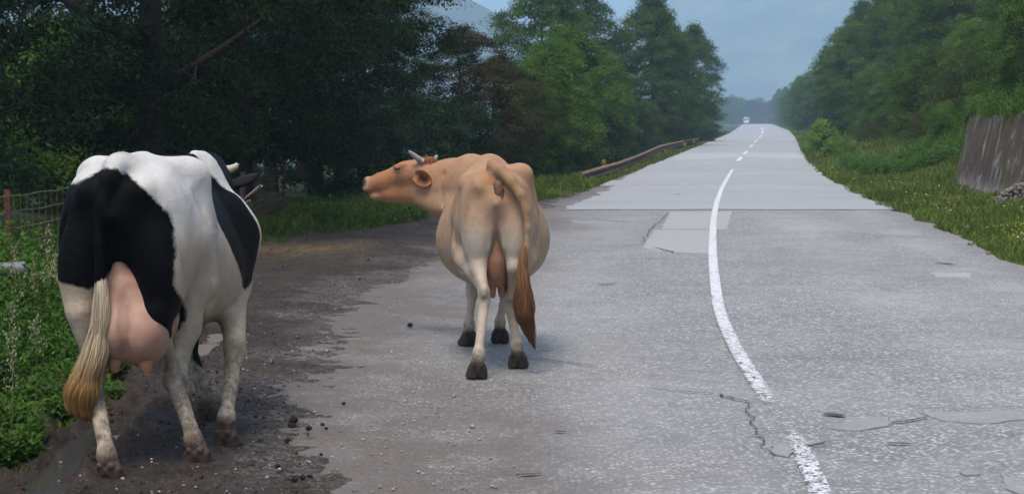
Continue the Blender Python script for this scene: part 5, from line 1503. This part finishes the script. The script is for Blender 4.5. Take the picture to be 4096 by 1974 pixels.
M_TEAT = m_skin('teat_skin', (.36, .155, .09), (.44, .22, .14), sss=.1)
for (tx, ty, tz, lx, ly) in [(ux - .058, -.01, .535, -.006, -.01), (ux + .068, -.01, .525, .012, -.012), (ux - .065, .25, .565, -.02, .02), (ux + .09, .27, .575, .02, .02)]:
    pts = np.array([(tx, ty, tz + .03), (tx + lx * .5, ty + ly * .5, tz), (tx + lx, ty + ly, tz - .035), (tx + lx * 1.2, ty + ly, tz - .062), (tx + lx * 1.2, ty + ly, tz - .074)])
    v_, f_ = tube(pts, [.046, .037, .030, .023, .012], 12); mesh_obj('teat', v_, f_, M_TEAT, udder, smooth=True)
# tail switch, swinging out to the left
M_SW = m_hair('pale_yellow_tail_hair', [(0, (.56, .48, .37)), (.35, (.50, .39, .24)), (.62, (.36, .20, .06)), (.85, (.20, .095, .025)), (1, (.12, .055, .02))])
sw = [(-.050, -.078, .92, .014), (-.044, -.085, .80, .022), (-.048, -.095, .68, .031), (-.070, -.10, .57, .038), (-.105, -.11, .48, .045), (-.132, -.12, .40, .050), (-.138, -.12, .33, .048), (-.122, -.12, .28, .036), (-.105, -.12, .255, .012)]
tv_, tf_ = tube(np.array([q[:3] for q in sw]), [q[3] * k_ for q, k_ in zip(sw, (.9, .7, .6, .55, .5, .45, .35, .2, .05))], 12)
hair_strands('tail_switch', cow, sw, 8000, M_SW, .0011, seed=2)
core = mesh_obj('tail_switch', tv_, tf_, M_SW, cow, smooth=True, attrs={'rnd': np.full(len(tv_), .35), 'along': np.repeat(np.linspace(0, .98, len(sw)), 12)})
HM = hoof_mesh('hoof', M_HOOFP); HMD = hoof_mesh('hoof_dark', M_HOOF, 1.05)
for h_, rz_ in ((rl_h, -.15), (rr_h, -.1), (fl, .1), (fr, -.25)):
    o = bpy.data.objects.new('hoof', HM); COL.objects.link(o); o.parent = cow; o.location = (h_[0], h_[1], -.004); o.rotation_euler = (0, 0, rz_); o.scale = (1.22, 1.22, 1.12)
hz_ = to_local(at(905, 680, 10.03))
hp = [tuple(to_local(at(u, v, 10.0))) + (r,) for u, v, r in ((868, 690, .030), (900, 683, .027), (925, 678, .023), (943, 668, .018), (948, 657, .012), (944, 651, .005))]
v_, f_ = tube(np.array([p[:3] for p in hp]), [p[3] for p in hp], 14); mesh_obj('horn', v_, f_, M_HORN, cow, smooth=True)
hp2 = [(-.12 - p[0], p[1] + .03, p[2] - .01, p[3]) for p in hp]
v_, f_ = tube(np.array([p[:3] for p in hp2]), [p[3] for p in hp2], 14); mesh_obj('horn', v_, f_, M_HORN, cow, smooth=True)
M_BLKH = m_coat('black_ear_hair', 'plain')
for s in (1, -1):
    em = ear_mesh('ear', .20, .105, M_BLKH); add_attr(em, 'coat', np.tile([.012, .012, .014], (len(em.vertices), 1))); add_attr(em, 'dirt', np.zeros(len(em.vertices)))
    o = link('ear', em, cow); pe = to_local(at(915, 738, 10.0)) if s > 0 else np.array([.03, 2.12, 1.24]); o.location = tuple(pe)
    if s < 0: o.location = (-.16, 2.10, 1.24)
    Yx = Vector((s * 1.0, -.25, .28)).normalized(); Zx = Vector((0, .6, -.8)); Xx = Yx.cross(Zx).normalized(); Zx = Xx.cross(Yx)
    o.rotation_euler = Matrix((Xx, Yx, Zx)).transposed().to_euler()
tag(cow, 'black and white cow on the muddy track with a full pink udder', 'cow')

# ================================================================== the tan cow
J0, JRZ = np.array([-.100, 10.98, 0.0]), math.radians(1.2)
tlj = lambda p: to_local(p, J0, JRZ)
f = Field((-1.10, -.40, .03), (.52, 2.42, 1.46), .0095)
f.torso([(-.02, 0, 1.20, .92, .09, .5, 2, 2), (.06, 0, 1.27, .84, .15, .52, 2, 2.1), (.2, 0, 1.25, .76, .205, .55, 2.2, 2.2), (.42, 0, 1.275, .62, .245, .57, 3.0, 2.2), (.58, -.005, 1.255, .52, .29, .46, 1.95, 2.2),
         (.80, -.01, 1.25, .46, .365, .42, 1.75, 2.15), (1.0, -.01, 1.23, .45, .395, .42, 1.75, 2.15), (1.2, -.01, 1.225, .49, .36, .44, 1.75, 2.15), (1.42, 0, 1.225, .56, .265, .46, 1.7, 2.1), (1.58, 0, 1.2, .64, .18, .5, 2, 2), (1.68, 0, 1.2, .74, .12, .5, 2, 2)], 0)
f.cap((0, .02, 1.25), .026, (0, .42, 1.265), .022, .05); f.cap((0, .42, 1.265), .022, (0, 1.45, 1.245), .022, .05)
f.ell((-.05, 1.42, 1.235), (.09, .14, .05), .05)
hkl, hkr = tlj(at(1858, 730, 11.36)), tlj(at(2110, 694, 11.36))
for s, hk in ((-1, hkl), (1, hkr)):
    c = (hk[0] - s * .030, .40, hk[2] - .016)
    f.ell(c, (.048, .07, .036), .05); f.cap((s * .02, .40, 1.262), .042, (c[0] - s * .03, .40, c[2] + .004), .042, .05); f.cap((s * .03, .12, 1.235), .035, (c[0] - s * .03, .38, c[2] - .0), .030, .07)
    f.ell((s * .105, .0, 1.175), (.040, .05, .048), .06)
    f.cap(c, .034, (s * .215, .50, .98), .05, .10)
    f.ell((s * .335, .60, 1.15), (.085, .10, .10), .07, cut=True)
    f.ell((s * .235, .17, 1.235), (.085, .12, .07), .07, cut=True)
    f.ell((s * .165, 1.42, .98), (.095, .15, .26), .09); f.cap((s * .07, 1.44, 1.20), .04, (s * .18, 1.52, .92), .08, .09)
rl, rr_, fl, fr = tlj(gp(1908, 1518)), tlj(gp(2072, 1476)), tlj(gp(1873, 1386)), tlj(gp(2000, 1374))
def hind2(hx, hock, fet, hf, side):
    st = (side * .205, .42, .72)
    f.ell((hx, .17, .97), (.110, .19, .26), .08, rot=(8, 0, 0)); f.ell((hx * 1.0, .08, .84), (.090, .135, .22), .07)
    f.cap((hx * 1.25, .32, .92), .115, st, .085, .09)
    mid = ((st[0] + hock[0]) / 2 - side * .01, (st[1] - .12 + hock[1]) / 2, (st[2] + hock[2]) / 2 + .02)
    f.cap((st[0] * .92, st[1] - .12, st[2] - .03), .080, mid, .052, .06); f.cap(mid, .052, (hock[0], hock[1] + .02, hock[2] + .03), .035, .05)
    f.cap((hx * .95, .0, .66), .048, (hock[0], hock[1] - .036, hock[2] + .05), .018, .05)
    f.ell((hock[0], hock[1] - .034, hock[2] + .03), (.021, .023, .036), .025); f.ell((hock[0], hock[1] + .008, hock[2] - .01), (.036, .044, .055), .035)
    f.cap((hock[0], hock[1], hock[2] - .04), .034, (fet[0], fet[1], fet[2] + .03), .029, .035); f.cap((hock[0], hock[1] - .018, hock[2] - .06), .014, (fet[0], fet[1] - .015, fet[2] + .03), .013, .02)
    f.ell(fet, (.033, .036, .043), .025); f.cap(fet, .037, (hf[0], hf[1], .08), .041, .03)
hL, hR = tlj(at(1936, 1192, 10.86)), tlj(at(2040, 1215, 11.20))
hind2(-.115, tuple(hL), (rl[0] + .012, rl[1] - .02, .15), rl, -1)
hind2(.125, tuple(hR), (rr_[0] - .01, rr_[1] - .02, .15), rr_, 1)
for s in (-1, 1): f.cap((s * .20, .44, .80), .035, (s * .19, .62, .58), .022, .09)
def fore2(sx, elb, knee, fet, hf):
    f.cap((sx * .17, 1.44, .90), .10, elb, .072, .10); f.cap(elb, .066, (knee[0], knee[1], knee[2] + .05), .040, .05)
    f.ell(knee, (.045, .045, .052), .035); f.cap((knee[0], knee[1], knee[2] - .03), .034, (fet[0], fet[1], fet[2] + .02), .027, .035)
    f.ell(fet, (.033, .035, .043), .025); f.cap(fet, .037, (hf[0], hf[1], .08), .041, .03)
fore2(-1, (-.165, 1.38, .64), ((-.165 + fl[0]) / 2 + .02, 1.42, .38), (fl[0] + .008, fl[1] - .03, .145), fl)
fore2(1, (.12, 1.40, .64), ((.12 + fr[0]) / 2 - .0, 1.44, .38), (fr[0], fr[1] - .03, .145), fr)
f.ell((0, 1.48, .64), (.12, .18, .11), .10)
# neck bent to the left
pk = lambda u, v, Y: tlj(at(u, v, Y))
f.chain([(*pk(1960, 735, 12.55), .145), (*pk(1880, 745, 12.75), .128), (*pk(1800, 752, 12.88), .114), (*pk(1730, 742, 12.95), .102)], .10, sc=(1, .70, 1.38))
f.cap(pk(1880, 850, 12.62), .085, pk(1770, 830, 12.85), .05, .09); f.cap(pk(1770, 836, 12.85), .045, pk(1690, 812, 12.97), .042, .08)
# head
Hh_ = 13.0
f.ell(pk(1680, 695, Hh_), (.085, .085, .095), .05)                      # poll and brain-case
f.ell(pk(1640, 700, Hh_), (.125, .092, .088), .05, rot=(0, -16, 0))
f.cap(pk(1615, 700, Hh_), .080, pk(1520, 736, Hh_), .066, .05, sc=(1, .85, 1))   # bridge of the nose
f.cap(pk(1520, 735, Hh_), .058, pk(1488, 747, Hh_), .048, .04)
f.cap(pk(1640, 775, Hh_), .092, pk(1555, 783, Hh_), .060, .05, sc=(1, .75, 1))   # cheek and jaw
f.cap(pk(1565, 786, Hh_), .045, pk(1505, 786, Hh_), .030, .03)
f.ell(pk(1503, 791, Hh_), (.052, .040, .029), .018)                       # lower lip
f.ell(pk(1470, 737, Hh_), (.036, .052, .047), .03); f.ell(pk(1475, 762, Hh_), (.044, .054, .028), .025)
f.cap(pk(1484, 779, Hh_) + [-.05, -.10, 0], .006, pk(1484, 779, Hh_) + [-.05, .1, 0], .006, .012, cut=True)
f.cap(pk(1462, 780, 12.93), .008, pk(1528, 779, 12.93), .004, .012, cut=True)  # mouth line
f.cap(pk(1612, 668, 12.93), .020, pk(1575, 672, 12.925), .014, .03)        # brow
f.ell(pk(1590, 683, 12.895), (.024, .016, .016), .015, cut=True)
f.cap(pk(1566, 694, 12.90), .010, pk(1520, 745, 12.92), .008, .03, cut=True)
f.ell(pk(1462, 733, 12.945), (.014, .024, .010), .008, cut=True)           # nostril
for dv in (0, 1): f.cap(pk(1780 - dv * 25, 700, 12.78), .006, pk(1800 - dv * 25, 830, 12.75), .006, .03, cut=True)
# tail
tailp = [pk(1975, 668, 11.06), pk(2000, 688, 10.97), pk(2045, 730, 10.92), pk(2082, 785, 10.90), pk(2104, 850, 10.90), pk(2112, 920, 10.90), pk(2106, 1000, 10.90), pk(2090, 1070, 10.90), pk(2084, 1120, 10.90)]
tr_ = [.042, .040, .036, .030, .025, .021, .018, .016, .014]
f.chain([(*p, r) for p, r in zip(tailp, tr_)], .02)
f.cap((0, .10, 1.255), .038, tuple(tailp[0]), .036, .03)
f.cap((0, -.10, 1.02), .014, (0, -.05, .80), .016, .05, cut=True)
for s in (-1, 1):
    f.cap((s * .255, .34, 1.12), .010, (s * .26, .36, .80), .012, .05, cut=True); f.cap((s * .20, .0, 1.08), .008, (s * .235, .06, .78), .010, .045, cut=True)
    f.cap((s * .285, .52, .80), .02, (s * .22, .56, .62), .03, .06, cut=True)
for s in (-1, 1): f.cap((s * .03, -.03, 1.00), .012, (s * .045, -.01, .78), .010, .02)
sl, X, Y, Z = f.sub(f.lo, f.lo + f.n * f.h)
f.v += (.0015 * np.sin((Y + .22 * (Z - 1.0)) * 2 * math.pi / .08) * np.exp(-((Y - .95) / .26) ** 2) * np.exp(-((Z - .92) / .24) ** 2)).astype(np.float32)
f.blur(1)
P, Q = f.surface(); P = relax(P, Q, 2, .5); NV = vnormals(P, Q)
P += NV * (.0012 * fbm(P[:, 0] * 14, P[:, 1] * 14, P[:, 2] * 9, 3))[:, None]
jer = empty('cow', tuple(J0 + [0, 0, .012]), JRZ)
x, y, z = P[:, 0], P[:, 1], P[:, 2]
tan_, cream, org, wh = np.array([.43, .255, .150]), np.array([.52, .41, .30]), np.array([.34, .135, .055]), np.array([.56, .515, .44])
coat = np.tile(tan_, (len(P), 1))
def blend(c, w): 
    global coat
    w = np.clip(w, 0, 1)[:, None]; coat = coat * (1 - w) + np.array(c) * w
nz_ = fbm(x * 5, y * 5, z * 5, 3)
blend(cream, .55 * sstep(1.25, .75, z) + .1 * nz_)
blend(wh, .72 * sstep(1.08, .72, z + .07 * nz_) * sstep(.34, .02, y))
blend(wh, sstep(.62, .48, z) * .9)
blend(cream, .5 * sstep(.85, .55, z))
# head and neck warmer
hd = sstep(-.22, -.52, x)
blend((.43, .24, .13), hd * .8); blend(org, .65 * sstep(-.5, -.75, x) * (z > 1.0)); 
blend(org, .75 * np.exp(-((x - tailp[0][0]) ** 2 + (y + .0) ** 2) / .006) * (z > 1.18))
def segd(a, b, r0, r1):
    ab = b - a; t = np.clip((P - a) @ ab / (ab @ ab), 0, 1); return np.linalg.norm(P - a - t[:, None] * ab, axis=1) - (r0 + (r1 - r0) * t)
onT = np.min([segd(tailp[i], tailp[i + 1], tr_[i], tr_[i + 1]) for i in range(len(tailp) - 1)], axis=0)
blend((.38, .23, .13), sstep(.030, .004, onT) * (y < .05) * .85)
blend((.44, .30, .20), .7 * np.exp(-((x - (tlj(at(1497, 789, 13))[0])) / .05) ** 2) * (z < 1.05) * (x < -.6))
blend((.05, .045, .048), sstep(1.0, .8, np.linalg.norm((P - pk(1453, 734, Hh_)) / [.030, .09, .040], axis=1)))
blend((.46, .40, .34), .5 * np.exp(-((np.linalg.norm((P - pk(1453, 734, Hh_)) / [.045, .09, .055], axis=1) - 1) / .25) ** 2) * (x < -.7))
# perineum, and yellowish stain on the pins
blend((.36, .20, .16), np.exp(-(x / .022) ** 2) * (y < .05) * sstep(.58, .75, z) * sstep(1.14, .98, z) * .9)
blend((.50, .42, .16), .6 * sstep(-.2, .6, fbm(x * 22, y * 22, z * 22, 3)) * ( 1 * np.exp(-(np.linalg.norm((P - [-.10, -.03, 1.165]) / [.05, .06, .03], axis=1)) ** 2) + .6 * np.exp(-(np.linalg.norm((P - [.10, -.02, 1.20]) / [.045, .06, .04], axis=1)) ** 2)))
blend((.12, .085, .06), .8 * sstep(.13, .09, z))
dirt = np.clip(.7 * sstep(.26, .08, z) + .18 * sstep(.9, .3, z) + .03 + np.max([1.3 * np.exp(-(np.linalg.norm(P - [h_[0], h_[1] - .045, h_[2] + o_], axis=1) / r_) ** 2) for h_ in (hL, hR) for o_, r_ in ((0, .022), (.09, .018), (-.09, .016))], axis=0), 0, 1)
M_COWT = m_coat('tan_coat', 'plain')
mesh_obj('body', P, Q, M_COWT, jer, smooth=True, attrs={'coat': coat, 'dirt': dirt})
uf = Field((-.18, -.10, .42), (.20, .48, .96), .008)
uf.ell((.0, .15, .625), (.085, .14, .105), .04); uf.ell((.035, .30, .62), (.09, .15, .09), .06); uf.ell((-.035, .28, .62), (.08, .15, .09), .06); uf.cap((0, .06, .72), .06, (0, .05, .86), .03, .08); uf.blur(1)
UP, UQ = uf.surface(); UP = relax(UP, UQ, 2, .5)
M_UD2 = m_skin('dark_udder_skin', (.24, .115, .07), (.31, .17, .105), sss=.1)
ud2 = mesh_obj('udder', UP, UQ, M_UD2, jer, smooth=True)
for (tx, ty) in [(-.022, .12), (.034, .13), (-.03, .27), (.05, .27)]:
    pts = np.array([(tx, ty, .56), (tx, ty, .525), (tx, ty, .49), (tx + .002, ty, .468), (tx + .002, ty, .458)])
    v_, f_ = tube(pts, [.030, .024, .021, .017, .009], 12); mesh_obj('teat', v_, f_, M_UD2, ud2, smooth=True)
# vulva
M_VUL = m_skin('dark_wrinkled_skin', (.20, .095, .055), (.085, .045, .028), sss=.02)
vf = Field((-.07, -.16, .98), (.09, .06, 1.24), .005)
for s in (-1, 1): vf.cap((s * .013 + .022, -.050, 1.165), .020, (s * .009 + .022, -.052, 1.09), .014, .005)
vf.ell((.018, -.04, 1.19), (.030, .025, .018), .02); vf.cap((.022, -.05, 1.09), .017, (.026, -.045, 1.045), .008, .02); vf.v += (.009 * fbm(vf.ax[0][:, None, None] * 50, vf.ax[1][None, :, None] * 50, vf.ax[2][None, None, :] * 22, 2)).astype(np.float32)
VP, VQ = vf.surface(); mesh_obj('rear_skin_fold', relax(VP, VQ, 1), VQ, M_VUL, jer, smooth=True)
# switch
M_SW2 = m_hair('red_brown_tail_hair', [(0, (.36, .21, .11)), (.25, (.22, .10, .042)), (.6, (.10, .042, .020)), (1, (.11, .045, .022))])
sw = [(*pk(2102, 990, 10.9), .017), (*pk(2088, 1080, 10.9), .024), (*pk(2090, 1160, 10.9), .038), (*pk(2096, 1230, 10.9), .044), (*pk(2104, 1290, 10.9), .040), (*pk(2118, 1340, 10.9), .026), (*pk(2132, 1375, 10.9), .014), (*pk(2142, 1408, 10.9), .006)]
hair_strands('tail_switch', jer, sw, 5000, M_SW2, .0013, seed=5, spread=1.2)
tv_, tf_ = tube(np.array([q[:3] for q in sw]), [q[3] * k_ for q, k_ in zip(sw, (.85, .7, .55, .5, .4, .3, .2, .05))], 12)
mesh_obj('tail_switch', tv_, tf_, M_SW2, jer, smooth=True, attrs={'rnd': np.full(len(tv_), .2), 'along': np.repeat(np.linspace(0, .95, len(sw)), 12)})
for h_, rz_ in ((rl, .12), (rr_, -.1), (fl, .35), (fr, 0)):
    o = bpy.data.objects.new('hoof', HMD); COL.objects.link(o); o.parent = jer; o.location = (h_[0], h_[1], -.004); o.rotation_euler = (0, 0, rz_); o.scale = (1.18, 1.18, 1.12)
# horns
for (pts, mt_) in (([(1688, 652, 12.93, .024), (1675, 643, 12.91, .022), (1660, 632, 12.89, .020), (1646, 620, 12.87, .016), (1637, 613, 12.86, .009), (1634, 611, 12.86, .003)], M_HORNG), ([(1722, 655, 13.10, .022), (1738, 642, 13.14, .018), (1746, 632, 13.18, .012), (1748, 627, 13.2, .004)], M_HORNG)):
    v_, f_ = tube(np.array([pk(*p[:3]) for p in pts]), [p[3] for p in pts], 14); mesh_obj('horn', v_, f_, mt_, jer, smooth=True)
# eye with lids
def sphere(c, r, n=14):
    V = [(0, 0, 1)] ; f = []
    for i in range(1, n):
        for j in range(2 * n): V.append((math.sin(math.pi * i / n) * math.cos(math.pi * j / n), math.sin(math.pi * i / n) * math.sin(math.pi * j / n), math.cos(math.pi * i / n)))
    V.append((0, 0, -1)); m = 2 * n
    for j in range(m): f.append((0, 1 + j, 1 + (j + 1) % m)); f.append((len(V) - 1, 1 + (n - 2) * m + (j + 1) % m, 1 + (n - 2) * m + j))
    for i in range(n - 2):
        for j in range(m): a = 1 + i * m; f.append((a + j, a + m + j, a + m + (j + 1) % m, a + (j + 1) % m))
    return np.array(V) * np.array(r) + np.array(c), f
for Yq in (12.920, 13.08):
    v_, f_ = sphere(pk(1590, 682, Yq + (.008 if Yq < 13 else 0)), (.021, .020, .016)); ey = mesh_obj('eye', v_, f_, M_EYE, jer, smooth=True)
LID = m_skin('eyelid_skin', (.25, .14, .085), (.34, .20, .12), sss=.0)
for a0, a1, rr2 in ((20, 165, .0045), (195, 340, .003)):
    ct = pk(1590, 682, 12.905)
    pts = np.array([ct + [.025 * math.cos(math.radians(q)), -.004 - .006 * math.sin(math.radians(q)) ** 2, .0155 * math.sin(math.radians(q))] for q in np.linspace(a0, a1, 12)])
    v_, f_ = tube(pts, rr2, 8); mesh_obj('eyelid', v_, f_, LID, jer, smooth=True)
# ear: cup opening towards the camera
M_EARJ = m_coat('ear_hair', 'plain')
em = ear_mesh('ear', .155, .115, M_EARJ)
n2 = len(em.vertices); co_ = np.array([v.co[:] for v in em.vertices])
inner = (np.arange(n2) < n2 // 2) * np.exp(-(co_[:, 0] / .045) ** 2) * sstep(.01, .05, co_[:, 1]) * sstep(.14, .10, co_[:, 1])
add_attr(em, 'coat', np.array([.40, .17, .07]) * (1 - .93 * inner[:, None])); add_attr(em, 'dirt', np.zeros(n2))
o = link('ear', em, jer); o.location = tuple(pk(1660, 706, 12.89))
Zax = Vector((-.1, -1.0, -.05)).normalized(); Yax = (Vector((.80, -.42, -.34))).normalized(); Xax = Yax.cross(Zax).normalized(); Zax = Xax.cross(Yax)
o.rotation_euler = Matrix((Xax, Yax, Zax)).transposed().to_euler()
em2 = em.copy(); o = link('ear', em2, jer); o.location = tuple(pk(1700, 690, 13.09)); o.rotation_euler = (0, 0, math.radians(-40))
# curly red poll tuft
M_TUFT = m_hair('red_poll_hair', [(0, (.26, .10, .04)), (1, (.36, .155, .065))])
tc = np.array(pk(1712, 655, 12.99)); r_ = np.random.default_rng(8); n = 900; m = 6
d = r_.normal(size=(n, 3)); d[:, 2] = np.abs(d[:, 2]) * .8; d /= np.linalg.norm(d, axis=1)[:, None]
b0 = tc + d * np.array([.062, .055, .036]) * r_.uniform(.55, 1.0, n)[:, None]; tt = np.linspace(0, 1, m)
cu = r_.normal(size=(n, 3)) * .4 + [-.3, 0, -.5]
Pp = b0[:, None] + (d[:, None] * tt[None, :, None] + cu[:, None] * (tt ** 2)[None, :, None]) * .024
sd = np.cross(d, r_.normal(size=(n, 3))); sd /= np.linalg.norm(sd, axis=1)[:, None]
V = np.stack([Pp - sd[:, None] * .0016, Pp + sd[:, None] * .0016], 2).reshape(-1, 3); i = (np.arange(n)[:, None] * m + np.arange(m - 1)[None]).ravel() * 2
mesh_obj('poll_tuft', V, np.stack([i, i + 1, i + 3, i + 2], 1), M_TUFT, jer, attrs={'rnd': np.repeat(r_.random(n), m * 2), 'along': np.repeat(np.tile(tt, n), 2)})
v_, f_ = sphere(tc, (.068, .058, .042)); mesh_obj('poll_tuft', v_, f_, M_TUFT, jer, smooth=True, attrs={'rnd': np.full(len(v_), .3), 'along': np.full(len(v_), .2)})
tag(jer, 'tan cow standing on the asphalt with its head turned left', 'cow')
# ------------------------------------------------------------------ air
HAZE = True
if HAZE:
    v, f = box((0, 3000, 420), (12600, 7400, 1000))
    v[:, 2] = np.where(v[:, 2] < 420, -160, 560)
    m = bpy.data.materials.new('hazy_air'); m.use_nodes = True; nt = m.node_tree; nt.nodes.clear()
    out = nt.nodes.new('ShaderNodeOutputMaterial'); pv = nt.nodes.new('ShaderNodeVolumePrincipled')
    pv.inputs['Color'].default_value = (.58, .80, 1.0, 1); pv.inputs['Density'].default_value = .00060
    nt.links.new(pv.outputs[0], out.inputs['Volume'])
    hz_o = mesh_obj('haze', v, f, m); tag(hz_o, kind='stuff')
